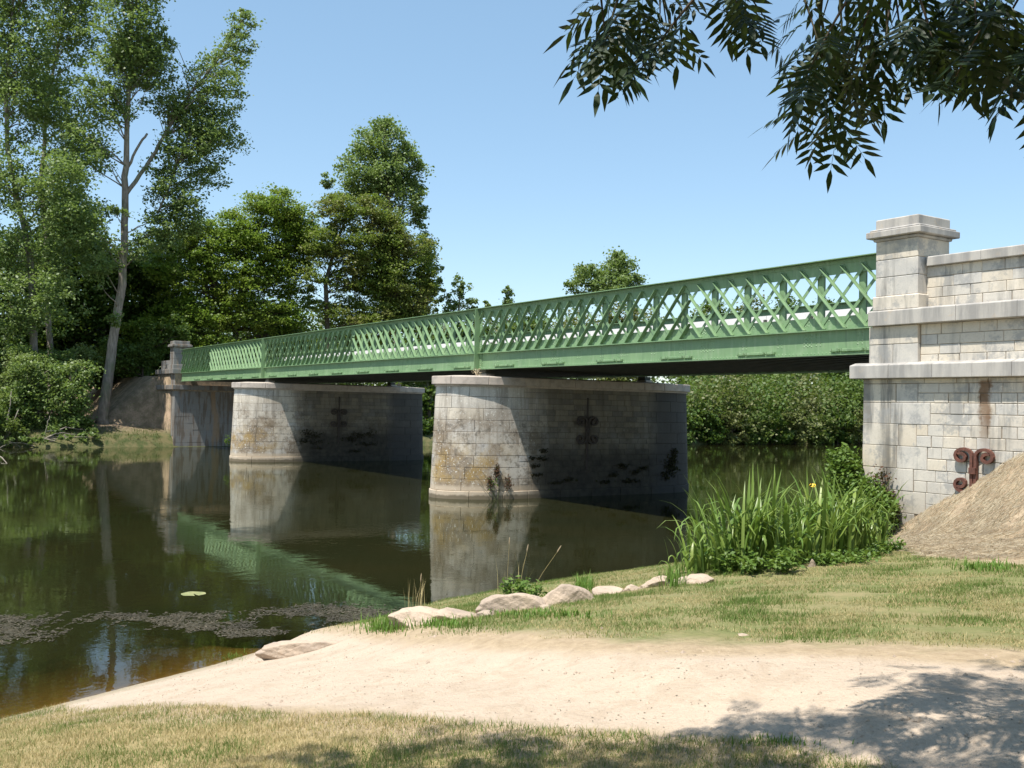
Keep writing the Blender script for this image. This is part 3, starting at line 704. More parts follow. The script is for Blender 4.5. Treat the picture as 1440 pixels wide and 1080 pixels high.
while gx < X1G-.8:
    m = MB(); m.box(gx+.01, gx+1.96, 7.00, 7.03, 5.36, 6.50); o = m.build('board', M['white']); child(o, wb_)
    m = MB(); m.box(gx-.04, gx+.04, 6.90, 6.995, 5.34, 6.36); child(m.build('post', M['dark_steel']), wb_); gx += 1.97

# ------------------------------------------------------------------ vegetation helpers
def unit(n):
    v = RNG.normal(size=(n, 3)); return v/np.linalg.norm(v, axis=1, keepdims=True)
def leaf_quads(C, size, elong=1.25, up=.35):
    """C (N,3) leaf centres -> diamond quads, normals roughly random with some facing up"""
    N = len(C); nrm = unit(N); nrm[:, 2] = np.abs(nrm[:, 2])+up; nrm /= np.linalg.norm(nrm, axis=1, keepdims=True)
    a = np.cross(nrm, unit(N)); a /= np.linalg.norm(a, axis=1, keepdims=True)+1e-9; b = np.cross(nrm, a)
    s = (size*RNG.uniform(.6, 1.25, N))[:, None]
    return np.stack([C-a*s*elong*.5, C+b*s*.42+nrm*s*.08, C+a*s*elong*.5, C-b*s*.42+nrm*s*.08], 1)
def limb(m, p, q, r0, r1, sag=.0, n=5, wig=.06):
    p, q = Vector(p), Vector(q); L = (q-p).length; pts = []
    for i in range(n+1):
        f = i/n; c = p.lerp(q, f); c.z -= sag*L*math.sin(pi*f)
        if 0 < i < n: c += Vector((random.gauss(0, wig), random.gauss(0, wig), random.gauss(0, wig)))*L*.35
        pts.append(c)
    m.tube(pts, [r0+(r1-r0)*i/n for i in range(n+1)], 6)
NLEAF = []
def tree(name, label, X0, trunks, lobes, leaf='poplar', size=.2, bark='bark', group=None, dens=1.0, flat=.6, clump=.75, limbs=(), cat='tree', per=70):
    """trunks: lists of (px,py,radius) on plane X=X0; lobes: (px,py,rx,ry[,dX,fill])"""
    base = on(0, X0, *trunks[0][0][:2]); base[2] = min(base[2], H(base[0], base[1])-.1) if base[2] > H(base[0], base[1]) else base[2]
    root = empty(name, tuple(base), label, cat, group); P0 = Vector(base)
    tm = MB(); TP = []
    for tr in trunks:
        pts = [on(0, X0, a, b) for a, b, r in tr]; rr = [r for *_, r in tr]
        if tr is trunks[0]: pts = [np.array(base)]+pts; rr = [rr[0]*1.25]+rr
        fine = []; fr_ = []
        for i in range(len(pts)-1):
            for k in range(4): f = k/4; fine.append(pts[i]*(1-f)+pts[i+1]*f+RNG.normal(0, .03, 3)*(1 if 0 < k else 0)); fr_.append(rr[i]*(1-f)+rr[i+1]*f)
        fine.append(pts[-1]); fr_.append(rr[-1]); tm.tube(fine, fr_, 9); TP += list(zip(fine, fr_))
    for (a, b, c, d, r) in limbs:
        p, q = on(0, X0, a, b), on(0, X0, c, d)+np.array([RNG.uniform(-1, 1), 0, 0]); limb(tm, p, q, r, r*.45, .02); TP += [(p*(1-f)+q*f, r*.6) for f in (.4, .7, 1)]
    T = np.array([t[0] for t in TP]); TR = np.array([t[1] for t in TP]); C = []
    nb = 0
    for lb in lobes:
        px, py, rx, ry = lb[:4]; dX = lb[4] if len(lb) > 4 else 0; fill = lb[5] if len(lb) > 5 else 1
        c = on(0, X0+dX, px, py); dist = (c-CAM)@FW; k = dist/FPX; R = np.array([rx*k, rx*k, ry*k])
        area = pi*rx*ry; N = int(area*dens*fill*1.45*(3.2*k/size)**2); nc = max(4, int(N/per))
        d = unit(nc)*(RNG.uniform(0, 1, nc)**(1/2.4))[:, None]*R*np.array([.92, .92, .95]); cc = c+d
        for q in cc:
            sg = clump*RNG.uniform(.5, 1.2)*min(1.0, R.min()/1.6); n = int(per*RNG.uniform(.6, 1.4))
            C.append(q+RNG.normal(0, 1, (n, 3))*np.array([sg, sg, sg*flat])*.55)
        for q in cc[::max(3, len(cc)//(14 if leaf == 'poplar' else 40))]:
            w = T[T[:, 2] < q[2]-.2*abs(q[2]-T[0, 2])*.3]
            if not len(w): continue
            dd = np.linalg.norm((w-q)*np.array([1, 1, .7]), axis=1); j = int(dd.argmin()); L = dd[j]
            if L < .3 or L > 6.5 or abs(w[j][2]-q[2]) < .5*L*(leaf == 'poplar'): continue
            r = min(.09, .018+L*.012); limb(tm, w[j], q, r, .012, -.04, 4, .09)
    o = tm.build('trunk', M[bark], None, smooth=True); child(o, root)
    C = np.concatenate(C); C = C[C[:, 2] > .04]; NLEAF.append(len(C)); V = leaf_quads(C, size); tint = RNG.beta(1.6, 2.2, len(C))
    o = np_mesh('crown', V, 4, M[leaf], None, tint); child(o, root)
    return root

# -- the tall poplars on the left
tree('poplar_tree', 'tall thin-trunked poplar at the far left edge, crown running out of the picture top', -47,
     [[(50, 560, .30), (48, 500, .27), (46, 440, .25), (44, 380, .23), (34, 320, .20), (22, 270, .18), (10, 200, .15), (8, 130, .13), (14, 60, .10), (20, -30, .07)], [(46, 330, .08), (10, 260, .07), (-12, 215, .05)]],
     [(10, 60, 60, 75), (40, 150, 60, 60), (0, 250, 50, 60, 0, .8), (50, 260, 45, 60, 2, .7), (15, 350, 45, 40, 0, .9), (20, -40, 70, 70), (20, 430, 55, 45, 1, .9), (80, 420, 40, 55, 3, .6)],
     'poplar', .19, dens=.50, clump=.8, per=45)
tree('poplar_tree', 'slender poplar behind the leftmost one, its pale upper stem bending right', -52,
     [[(72, 560, .24), (70, 480, .22), (64, 400, .2), (66, 330, .18), (58, 260, .16), (63, 180, .13), (76, 90, .10), (97, 0, .07), (110, -60, .05)], [(70, 120, .06), (40, 60, .04)], [(62, 200, .06), (110, 160, .04), (145, 135, .03)]],
     [(95, 40, 50, 70), (70, 130, 45, 60, 0, .8), (110, 200, 45, 60, 0, .8), (90, 290, 45, 50, 0, .7), (100, -40, 60, 60), (60, 370, 40, 50), (95, 300, 44, 40, 7, .7), (125, 355, 34, 30, 6.5, .7), (70, 345, 30, 34, 7, .7), (150, 300, 24, 22, 6, .5)],
     'poplar', .19, dens=.50, clump=.8, per=45)
tree('poplar_tree', 'tall leaning poplar with bare grey trunk standing on the far bank left of the bridge', -45,
     [[(143, 588, .42), (152, 530, .36), (160, 470, .32), (172, 400, .29), (175, 330, .26), (176, 265, .24), (178, 200, .19), (181, 130, .15), (184, 60, .11), (188, -20, .07)],
      [(176, 275, .16), (205, 235, .14), (232, 190, .12), (262, 140, .09), (285, 112, .08), (330, 50, .05), (352, 25, .03)], [(222, 300, .08), (238, 262, .07), (248, 232, .05)], [(180, 235, .10), (195, 205, .09), (207, 188, .08)]],
     [(180, 40, 50, 70, 0, .95), (150, 130, 45, 60, 0, .85), (215, 110, 32, 48, 0, .7), (235, 60, 18, 22, 0, .6), (300, 130, 48, 45, 0, .7), (338, 50, 24, 38, 0, .55), (318, 85, 30, 36, 0, .6), (305, 190, 42, 42, 0, .9), (262, 215, 45, 50, 0, .9), (250, 285, 44, 40), (225, 325, 34, 30, 0, .8), (265, 320, 28, 22, 0, .7), (270, 160, 34, 40, 0, .8), (195, 80, 40, 50), (245, 150, 26, 40, 0, .7),
      (190, -40, 60, 50), (120, 215, 40, 45, 0, .8), (162, 440, 14, 22, 1.5, .5), (196, 350, 18, 26, 1.5, .6), (170, 300, 14, 20, 1.5, .4), (160, 350, 16, 18, 1.5, .4), (105, 300, 36, 32, 0, .6), (225, 250, 25, 30, 0, .6), (290, 250, 30, 28, 0, .6), (343, 25, 14, 18, 0, .6), (112, 315, 44, 40, 2.5, 1.1), (141, 378, 26, 26, 1.8, 1.0), (90, 250, 36, 36, 2.5, .9)],
     'poplar', .19, dens=.58, clump=.75, per=45)
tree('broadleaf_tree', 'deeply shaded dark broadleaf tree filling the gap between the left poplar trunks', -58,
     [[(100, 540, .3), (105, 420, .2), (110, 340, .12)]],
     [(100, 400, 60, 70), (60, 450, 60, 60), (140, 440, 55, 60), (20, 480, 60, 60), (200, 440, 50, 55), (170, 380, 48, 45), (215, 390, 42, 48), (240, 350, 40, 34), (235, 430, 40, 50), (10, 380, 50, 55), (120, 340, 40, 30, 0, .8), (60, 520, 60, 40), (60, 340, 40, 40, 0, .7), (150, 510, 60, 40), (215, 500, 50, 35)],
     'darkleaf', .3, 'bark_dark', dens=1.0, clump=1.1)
# -- round-headed robinias and the poplar rising over them
G2 = 'leafy trees behind the far end of the bridge'
tree('robinia_tree', 'broad yellow-green robinia left of centre, above the far end of the girder', -54,
     [[(330, 500, .28), (335, 430, .24), (345, 370, .16), (370, 300, .09)], [(335, 430, .14), (290, 380, .10), (262, 345, .05)], [(340, 400, .12), (400, 340, .08), (420, 290, .04)]],
     [(380, 292, 46, 30), (335, 330, 44, 34), (415, 318, 34, 36), (290, 355, 44, 32), (250, 395, 36, 38), (330, 395, 56, 38), (395, 385, 42, 40), (300, 440, 56, 34), (380, 445, 56, 30), (250, 452, 42, 36), (435, 425, 20, 22, 0, .6), (265, 330, 26, 18, 0, .7), (285, 318, 24, 16, 0, .7), (210, 470, 40, 30), (310, 490, 60, 30), (400, 480, 50, 28), (360, 340, 50, 34), (425, 350, 26, 40), (225, 380, 26, 24, 0, .7)],
     'robinia', .19, 'bark_dark', G2, .95, .38, .85)
tree('robinia_tree', 'brownish-green robinia with seed pods right in front of the tall poplar', -50,
     [[(461, 520, .26), (460, 450, .22), (458, 400, .18), (470, 350, .12), (490, 300, .07)], [(540, 500, .2), (545, 430, .16), (530, 370, .1), (520, 320, .06)]],
     [(478, 298, 34, 30), (520, 300, 34, 28), (500, 350, 44, 36), (548, 330, 30, 38), (455, 345, 26, 34, 0, .8), (490, 400, 34, 28, 0, .8), (552, 395, 42, 42), (530, 440, 46, 30), (575, 430, 32, 36), (440, 388, 20, 18, 0, .55), (555, 350, 30, 30), (600, 400, 16, 34), (510, 465, 50, 26), (585, 450, 34, 26), (470, 440, 26, 26, 0, .7), (530, 385, 44, 36), (590, 360, 24, 34, 0, .8), (598, 415, 18, 30)],
     'robinia_brown', .19, 'bark_dark', G2, .95, .4, .8)
tree('poplar_tree', 'tallest poplar near picture centre, rounded crown above the robinias', -58,
     [[(560, 520, .34), (556, 430, .3), (550, 340, .25), (545, 260, .17), (540, 180, .07)]],
     [(540, 200, 44, 32, 0, .75), (528, 238, 56, 32, 0, .9), (576, 235, 28, 42, 0, .8), (500, 215, 22, 18, 0, .5), (505, 262, 36, 26, 0, .9), (560, 275, 40, 30), (590, 310, 16, 34, 0, .8), (462, 258, 16, 12, 0, .6), (540, 180, 20, 16, 0, .7), (595, 350, 20, 24, 0, .8), (606, 378, 14, 22, 0, .6)],
     'poplar', .24, 'bark', G2, .85, .7, .8)
G3 = 'small far trees rising above the bridge rail'
tree('young_poplar', 'small ragged poplar just right of the tall trees, behind the rail', -60, [[(640, 500, .16), (645, 440, .12), (648, 395, .05)]],
     [(648, 405, 14, 22, 0, .8), (630, 425, 14, 22, 0, .7), (660, 425, 14, 18, 0, .7), (618, 395, 12, 26, 0, .6), (612, 430, 10, 20, 0, .5), (685, 428, 14, 8, 0, .6)], 'poplar', .26, 'bark', G3, .9, .8, .6)
tree('young_poplar', 'lone tiny poplar top poking above the rail above the nearer pier', -70, [[(712, 500, .16), (713, 430, .1), (714, 400, .04)]],
     [(713, 412, 9, 14, 0, .9), (712, 430, 14, 12, 0, .9)], 'poplar', .28, 'bark', G3, 1, .8, .6)
tree('poplar_tree', 'rounded pale green tree above the middle of the rail', -72, [[(855, 520, .35), (856, 440, .25), (858, 370, .1)]],
     [(866, 378, 30, 24), (824, 384, 24, 16, 0, .9), (850, 405, 50, 24), (893, 398, 22, 16), (806, 402, 14, 12, 0, .7), (872, 362, 12, 12, 0, .8)], 'poplar', .3, 'bark', G3, .95, .7, .9)

# -- the row of trees on the far bank beyond the bridge
looks = [('farleaf', 'mid green'), ('farolive', 'olive green'), ('farleaf', 'bushy'), ('darkleaf', 'dark green')]
spots = [  # px centre, top py, width, base py, X0, leaf, label
    (600, 505, 46, 620, -44, 'darkleaf', 'dark bank tree seen between the two piers'),
    (660, 450, 90, 620, -58, 'darkleaf', 'dark tree behind the lattice left of the nearer pier'),
    (760, 440, 110, 620, -58, 'farleaf', 'leafy tree behind the lattice just right of the nearer pier'),
    (870, 432, 110, 622, -58, 'farolive', 'olive tree behind the middle of the near span'),
    (985, 424, 80, 624, -56, 'farleaf', 'green tree right of the nearer pier, top level with the rail'),
    (1050, 428, 70, 624, -54, 'farolive', 'olive-leaved tree under the middle of the near span'),
    (1105, 424, 80, 624, -54, 'farleaf', 'broad green tree at the right end of the far bank row'),
    (1175, 430, 90, 624, -54, 'darkleaf', 'dark tree on the far bank beside the near abutment'),
    (1250, 432, 90, 624, -60, 'farleaf', 'green tree on the far bank partly hidden by the pillar')]
for (cx, ty, w, by, X0, lf, lab) in spots:
    h = by-ty; L = []
    for i in range(9):
        f = i/8; L.append((cx+random.uniform(-.32, .32)*w*(1-.25*f), by-10-(h-28)*f, w*random.uniform(.26, .38), h*.15))
    tree('bank_tree', lab, X0, [[(cx, by, .3), (cx+4, (by+ty)/2, .2), (cx, ty+20, .06)]], L, lf, .34, 'bark_dark', 'trees in a row on the far bank', .7, .6, 1.1)
for (cx, ty, w, by, X0, lf, lab) in [(992, 575, 60, 624, -43, 'farleaf', 'rounded bright bush at the waterline right of the nearer pier'), (1062, 582, 70, 624, -43.5, 'darkleaf', 'low dark bush overhanging the far waterline'),
        (1130, 560, 60, 622, -44, 'farolive', 'dry olive bush at the far waterline nearest the abutment'), (1190, 545, 60, 622, -44, 'farleaf', 'leafy bush at the far waterline behind the bramble'),
        (598, 580, 40, 628, -42, 'darkleaf', 'dark bush at the waterline between the piers'), (930, 590, 90, 625, -43, 'darkleaf', 'dark bush at the far waterline behind the nearer pier'),
        (1240, 540, 70, 622, -44, 'darkleaf', 'dark bush at the far waterline hidden behind the abutment edge')]:
    L = [(cx+random.uniform(-.3, .3)*w, by-4-(by-ty-12)*random.uniform(0, 1), w*.3, (by-ty)*.3) for i in range(6)]
    tree('waterside_bush', lab, X0, [[(cx, by, .08), (cx+2, (by+ty)/2, .05), (cx, ty+8, .02)]], L, lf, .26, 'bark_dark', 'bushes along the far waterline', 1.0, .7, .8, cat='bush')
for i, cx in enumerate(range(968, 1262, 30)):
    w = 34; ty = random.uniform(572, 598); lf = ('farleaf', 'darkleaf', 'farolive')[i % 3]
    L = [(cx+random.uniform(-12, 12), 623-(24 if k % 2 else 3)-random.uniform(0, 12), 17, 11) for k in range(6)]
    tree('waterside_bush', 'low bush touching the far waterline, '+('right beside the nearer pier', 'second from the nearer pier', 'third from the nearer pier', 'fourth from the nearer pier', 'midway between the nearer pier and the abutment', 'just right of midway to the abutment', 'third left of the abutment edge', 'behind the bramble', 'at the abutment edge', 'hidden behind the abutment')[i], -41.0, [[(cx, 624, .06), (cx+2, 600, .04), (cx, ty, .02)]], L, lf, .26, 'bark_dark', 'low bushes touching the far waterline', 1.1, .7, .8, cat='bush')
def woodland(name, label, boxes, leaf, size, n):
    C = []
    for (u0, u1, v0, v1, X0, w) in boxes:
        k = int(n*w/40); cu = RNG.uniform(u0, u1, k); cv = v0+(v1-v0)*RNG.uniform(0, 1, k)**.8+12*np.sin(cu*.06)+8*np.sin(cu*.17)
        for a, b in zip(cu, cv): C.append(on(0, X0+RNG.normal(0, 4), a, b)+RNG.normal(0, 1, (40, 3))*np.array([.9, 1.1, .7]))
    C = np.concatenate(C); C = C[C[:, 2] > .6]
    return tag(np_mesh(name, leaf_quads(C, size), 4, M[leaf], None, RNG.beta(1.6, 2.2, len(C))), label, 'woodland', None, 'stuff')
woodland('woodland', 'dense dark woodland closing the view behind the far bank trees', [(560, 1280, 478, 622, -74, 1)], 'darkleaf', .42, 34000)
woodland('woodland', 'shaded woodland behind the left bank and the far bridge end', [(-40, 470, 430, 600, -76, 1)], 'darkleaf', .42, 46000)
woodland('woodland', 'leafy woodland behind the gap between the two piers', [(430, 640, 470, 622, -66, 1)], 'darkleaf', .36, 26000)
woodland('woodland', 'soft green thicket directly behind the far bank bushes', [(955, 1010, 530, 600, -47, .4), (1050, 1110, 520, 585, -48, .5), (1160, 1215, 530, 600, -47, .5)], 'farleaf', .3, 11000)
woodland('woodland', 'olive patches in the thicket behind the far bank bushes', [(965, 1080, 530, 600, -47, 1), (1110, 1180, 540, 610, -46, .6)], 'farolive', .3, 6500)
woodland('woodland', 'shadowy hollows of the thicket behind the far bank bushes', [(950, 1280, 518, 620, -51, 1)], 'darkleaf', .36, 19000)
woodland('woodland', 'woodland continuing along the far bank upstream of the near abutment', [(1270, 1800, 400, 615, -56, 1)], 'farleaf', .8, 15000)
woodland('woodland', 'woodland continuing along the far bank left of the picture', [(-500, -60, 330, 612, -50, 1)], 'farleaf', .55, 13000)
woodland('woodland', 'treetops of distant woodland showing through the lattice', [(600, 1240, 455, 520, -84, 1)], 'farolive', .42, 30000)
# -- willow scrub at the left water edge
GB = 'willow bushes crowding the left water edge'
for (lab, X0, base, L, lf) in [
    ('light green willow bush at the bottom of the leftmost poplar', -43, (30, 615), [(20, 560, 45, 30), (50, 525, 45, 26), (10, 600, 40, 22), (60, 590, 38, 26)], 'bushleaf'),
    ('bushy willow hanging over the water left of the leaning trunk', -42, (95, 615), [(95, 560, 32, 34), (112, 525, 26, 22), (85, 600, 36, 20), (118, 590, 16, 26, 0, .8), (70, 620, 40, 10)], 'bushleaf'),
    ('tall scrubby willow behind the waterside bushes on the left', -46, (70, 580), [(60, 510, 50, 24), (110, 505, 34, 20), (20, 505, 36, 26), (5, 560, 40, 40)], 'bushleaf'),
    ('dark trailing bush at the very left waterline', -41, (8, 620), [(5, 606, 30, 20), (30, 618, 30, 10), (-20, 590, 30, 30)], 'farleaf')]:
    tree('willow_bush', lab, X0, [[(base[0], base[1], .07), (base[0]+3, base[1]-35, .05), (base[0]+8, base[1]-70, .02)], [(base[0], base[1], .05), (base[0]-14, base[1]-40, .03)], [(base[0], base[1], .05), (base[0]+18, base[1]-44, .03)]],
         L, lf, .17, 'bark', GB, .95, .7, .65, cat='bush')
tree('willow_bush', 'low willow trailing in the water along the left bank', -40.4, [[(60, 632, .05), (66, 600, .03), (70, 585, .02)]],
     [(20, 620, 34, 9), (60, 618, 30, 10), (95, 618, 26, 10), (122, 612, 20, 12), (135, 622, 16, 6), (150, 626, 14, 4, 0, .7), (185, 626, 22, 4, 0, .6), (225, 626, 16, 4, 0, .5)], 'bushleaf', .16, 'bark', GB, 1.1, .7, .5, cat='bush')
tree('hedge_bush', 'shaded green hedge at the top of the bare bank beside the far abutment', -52, [[(200, 540, .1), (200, 500, .05)]],
     [(190, 505, 34, 24), (225, 488, 30, 20), (165, 500, 26, 26), (240, 465, 34, 22)], 'farleaf', .2, 'bark_dark', None, 1, .7, .8, cat='bush')

# ------------------------------------------------------------------ rocks
def rock(label, px, py, w, h, d=.8, name='boulder', seed=0, sink=.3, drop=.12):
    P = hit(px, py); k = ((P-CAM)@FW)/FPX; W_, H_ = w*k/2, h*k
    import bmesh
    bm = bmesh.new(); bmesh.ops.create_icosphere(bm, subdivisions=5 if w > 40 else 3, radius=1)
    r = random.Random(seed); pl = [(Vector((r.gauss(0, 1), r.gauss(0, 1), r.gauss(0, .7))).normalized(), r.uniform(.5, .82)) for _ in range(9)]
    for v in bm.verts:
        for n_, dd in pl:
            e = v.co.dot(n_)-dd
            if e > 0: v.co -= n_*e*.985
        q = v.co; s = .04*math.sin(q.x*5+seed)*math.sin(q.y*6+1)+.02*math.sin(q.z*11+q.x*9+seed)+.012*math.sin(q.x*23+q.y*19)*math.sin(q.z*27)
        v.co *= 1+s; v.co.x *= W_*1.12; v.co.y *= W_*d; v.co.z *= H_/(1.6-sink)
    me = bpy.data.meshes.new('boulder'); bm.to_mesh(me); bm.free(); me.materials.append(M['rock'])
    o = link(name, me); o.location = (P[0], P[1], H(P[0], P[1])-H_*drop); o.rotation_euler = (0, 0, math.radians(57+r.uniform(-6, 6)))
    return tag(o, label, 'rock', 'boulders edging the grass along the water')
rock('long flat sand-coloured slab at the water edge, leftmost of the boulders', 452, 909, 165, 40, .42, seed=3, sink=.1, drop=.36)
rock('low pale boulder beside the green tuft, second from the left', 590, 876, 96, 34, .6, seed=2)
rock('flat pale boulder joined on its right to the second one', 648, 868, 76, 24, .6, seed=8)
rock('smooth rounded boulder just left of centre, behind the nettles', 724, 857, 98, 40, .7, seed=3)
rock('blocky boulder right of the nettle plant', 792, 848, 84, 42, .7, seed=4)
rock('low half-buried boulder in the grass edge', 858, 834, 66, 20, .7, seed=5)
rock('small grey boulder left of the iris clump', 924, 824, 56, 22, .7, seed=6)
rock('flat boulder under the left end of the iris clump', 980, 819, 62, 18, .7, seed=7)
rock('small flat stone between the half-buried boulder and the grey one', 892, 829, 30, 12, .7, seed=14)
rock('low sandy stone left of the rounded boulder', 686, 866, 34, 12, .7, seed=15)
rock('small upright stub of stone in front of the irises', 1140, 797, 13, 18, .8, seed=9)
rock('small stone between the two middle boulders', 768, 855, 18, 8, .8, seed=10)
rock('white pebble lying on the worn grass', 846, 885, 7, 5, .8, 'pebble', 11)
rock('flat whitish stone at the edge of the sand', 1046, 894, 24, 4, .6, 'pebble', 12)

# ------------------------------------------------------------------ grasses
def blades(name, mat, P, hgt, wid, lean=.35, parent=None, seg=1):
    N = len(P); az = RNG.uniform(0, 2*pi, N); d = np.stack([np.cos(az), np.sin(az), np.zeros(N)], 1)
    az2 = RNG.uniform(0, 2*pi, N); l = np.stack([np.cos(az2), np.sin(az2), np.zeros(N)], 1)*(RNG.uniform(0, lean, N)*hgt)[:, None]
    tip = P+l; tip[:, 2] += hgt
    a = d*(wid/2)[:, None]
    V = np.stack([P-a, P+a, tip], 1); return np_mesh(name, V, 3, mat, parent, RNG.beta(2, 2, N))
def scatter(n, poly_px=None, box=None):
    X = RNG.uniform(box[0], box[1], n); Y = RNG.uniform(box[2], box[3], n); return X, Y
def inview(X, Y, Z, mg=40):
    P = np.stack([X, Y, Z], 1)-CAM; z = P@FW; u = 720+FPX*(P@RT)/z; v = 540-FPX*(P@UP)/z
    return (z > .5) & (u > -mg) & (u < 1440+mg) & (v > 0) & (v < 1080+mg), u, v, z
def thin(z, n0): return RNG.uniform(0, 1, len(z)) < np.clip((n0/z)**1.6, 0, 1)
# dry foreground grass
X, Y = scatter(1500000, box=(19.5, 30.5, -21, -13)); Z = height(X, Y); sa, wo, st = masks(X, Y); ok, u, v, z = inview(X, Y, Z)
s_ = sdist(X, Y, NEAR, 1); patch = wob(X, Y, 7, 1, 8)
ok &= (RNG.uniform(0, 1, len(X)) > sa*1.05) & (s_ > .03) & thin(z, 4.5) & (Y < -13.5-(X-22)*0.0) & (RNG.uniform(0, 1, len(X)) < .62+.6*patch)
left_side = (Y < np.interp(X, [18, 21, 24, 26, 27, 28.5, 30], [-15.9, -16.6, -16.0, -15.0, -14.4, -13.2, -12.6])); ok &= left_side
P = np.stack([X, Y, Z-.004], 1)[ok]; n = len(P); print('dry blades', n)
g1 = RNG.uniform(0, 1, n) < np.clip(.20+.8*wob(P[:, 0], P[:, 1], 3, 5, 8)+.3*sm(24.5, 26, P[:, 0])+.35*(s_[ok] < .5), .08, .75)
hh = RNG.uniform(.018, .05, n); ww = RNG.uniform(.003, .0065, n)
tag(blades('dry_lawn_grass', M['drygrass'], P[~g1], hh[~g1], ww[~g1], 1.3), 'short sun-bleached grass in the left foreground', 'grass', kind='stuff')
tag(blades('green_lawn_grass', M['grass'], P[g1], hh[g1]*1.1, ww[g1], .9), 'sparse green blades among the bleached foreground grass', 'grass', kind='stuff')
# lawn beyond the sand
X, Y = scatter(1300000, box=(16, 31, -15, -.6)); Z = height(X, Y); sa, wo, st = masks(X, Y); ok, u, v, z = inview(X, Y, Z)
s_ = sdist(X, Y, NEAR, 1); r_ = RNG.uniform(0, 1, len(X))
ok &= (r_ > sa*1.1) & (r_ > wo*.97) & (s_ > .15) & (st < .3) & thin(z, 9) & (RNG.uniform(0, 1, len(X)) < .62+1.3*wob(X, Y, 3.5, 4, 8)+.6*wob(X, Y, 10, 2, 8)) & (Y > np.interp(X, [18, 24, 30], [-14.5, -13.6, -10]))
P = np.stack([X, Y, Z-.004], 1)[ok]; n = len(P); print('lawn blades', n); lush = np.clip(.22+sm(-8, -4, P[:, 1])*.45+.35*sm(1.6, .4, s_[ok])+.22+1.1*wob(P[:, 0], P[:, 1], 2.0, 8, 8)+.5*wob(P[:, 0], P[:, 1], 6.5, 3, 8), .04, .97)
g1 = RNG.uniform(0, 1, n) < lush
hh = RNG.uniform(.014, .036, n)*(1+.7*lush); ww = RNG.uniform(.004, .009, n)
tag(blades('lawn_grass', M['grass'], P[g1], hh[g1], ww[g1], .8), 'green lawn between the sand path and the abutment', 'grass', kind='stuff')
tag(blades('bleached_lawn_grass', M['drygrass'], P[~g1], hh[~g1]*.8, ww[~g1], 1.2), 'bleached blades in the lawn beyond the sand path', 'grass', kind='stuff')
X, Y = scatter(26000, box=(-45.5, -38, -40, -1.2)); f_ = sdist(X, Y, FAR, -1); Z = height(X, Y); ok = (f_ > .02) & (RNG.uniform(0, 1, len(X)) < np.clip(1.2-f_*.45+.8*wob(X, Y, 2.5, 3, 8), 0, 1)) & (Y > -18)
P = np.stack([X, Y, Z-.01], 1)[ok]; n = len(P); hh = RNG.uniform(.08, .30, n)
tag(blades('bank_grass', M['bankgrass'], P, hh, RNG.uniform(.02, .05, n), .9), 'rough shaded grass along the far left bank edge', 'grass', kind='stuff')
# straw on the embankment
X, Y = scatter(75000, box=(17.6, 24, -7, -.5)); Z = height(X, Y); sa, wo, st = masks(X, Y); ok, u, v, z = inview(X, Y, Z); ok &= (RNG.uniform(0, 1, len(X)) < st) & (RNG.uniform(0, 1, len(X)) < .45+.8*wob(X, Y, 4, 3, 8))
P = np.stack([X, Y, Z+.006], 1)[ok]; n = len(P); az = RNG.normal(.5, 1.5, n); L = RNG.uniform(.06, .24, n)
D = np.stack([np.cos(az), np.sin(az)*.8, np.zeros(n)], 1)*L[:, None]; Q = P+D; Q[:, 2] = height(Q[:, 0], Q[:, 1])+RNG.uniform(.004, .04, n); Wd = np.stack([np.zeros(n), np.zeros(n), RNG.uniform(.005, .016, n)], 1)
tag(np_mesh('straw', np.stack([P, Q, Q+Wd, P+Wd], 1), 4, M['straw'], None, RNG.uniform(0, 1, n)), 'pale cut straw covering the bank against the abutment wall', 'straw', kind='stuff')
# litter on the sand
X, Y = scatter(9000, box=(18, 31, -18.5, -9)); Z = height(X, Y); sa, wo, st = masks(X, Y); ok, u, v, z = inview(X, Y, Z); ok &= (sa+wo*.5 > .6) & (Z > .03) & (RNG.uniform(-.2, .5, len(X)) < wob(X, Y, 2.5, 6, 8)+.5*wob(X, Y, 8, 2, 8)+.25*(X > 26.2))
C = np.stack([X, Y, Z+.004], 1)[ok]; V = leaf_quads(C, .012, 1.4, 3.0)
tag(np_mesh('leaf_litter', V, 4, M['weed'], None, RNG.uniform(0, 1, len(C))), 'specks of gravel and dead leaves on the sand', 'litter', kind='stuff')

X, Y = scatter(9000, box=(18, 31, -18.5, -9)); Z = height(X, Y); sa, wo, st = masks(X, Y); ok, u, v, z = inview(X, Y, Z); ok &= (sa+wo*.6 > .5) & (Z > .02) & (RNG.uniform(-.3, .6, len(X)) < wob(X, Y, 2.1, 11, 8)+.2*(X > 26))
C = np.stack([X, Y, Z], 1)[ok]; n = len(C); rr_ = RNG.gamma(1.6, .004, n)+.003; az = RNG.uniform(0, pi, n); V = []
for a0, a1 in ((0, 1), (1, 2), (2, 3), (3, 0)):
    p = lambda k: C+np.stack([np.cos(az+k*pi/2)*rr_*(1.3 if k % 2 else .9), np.sin(az+k*pi/2)*rr_*(1.3 if k % 2 else .9), -0*rr_], 1)
    V.append(np.stack([p(a0), p(a1), C+np.stack([0*rr_, 0*rr_, rr_*.8], 1)], 1))
tag(np_mesh('pebbles', np.concatenate(V), 3, M['rock'], None, None), 'small loose stones scattered over the sand path', 'pebbles', kind='stuff')
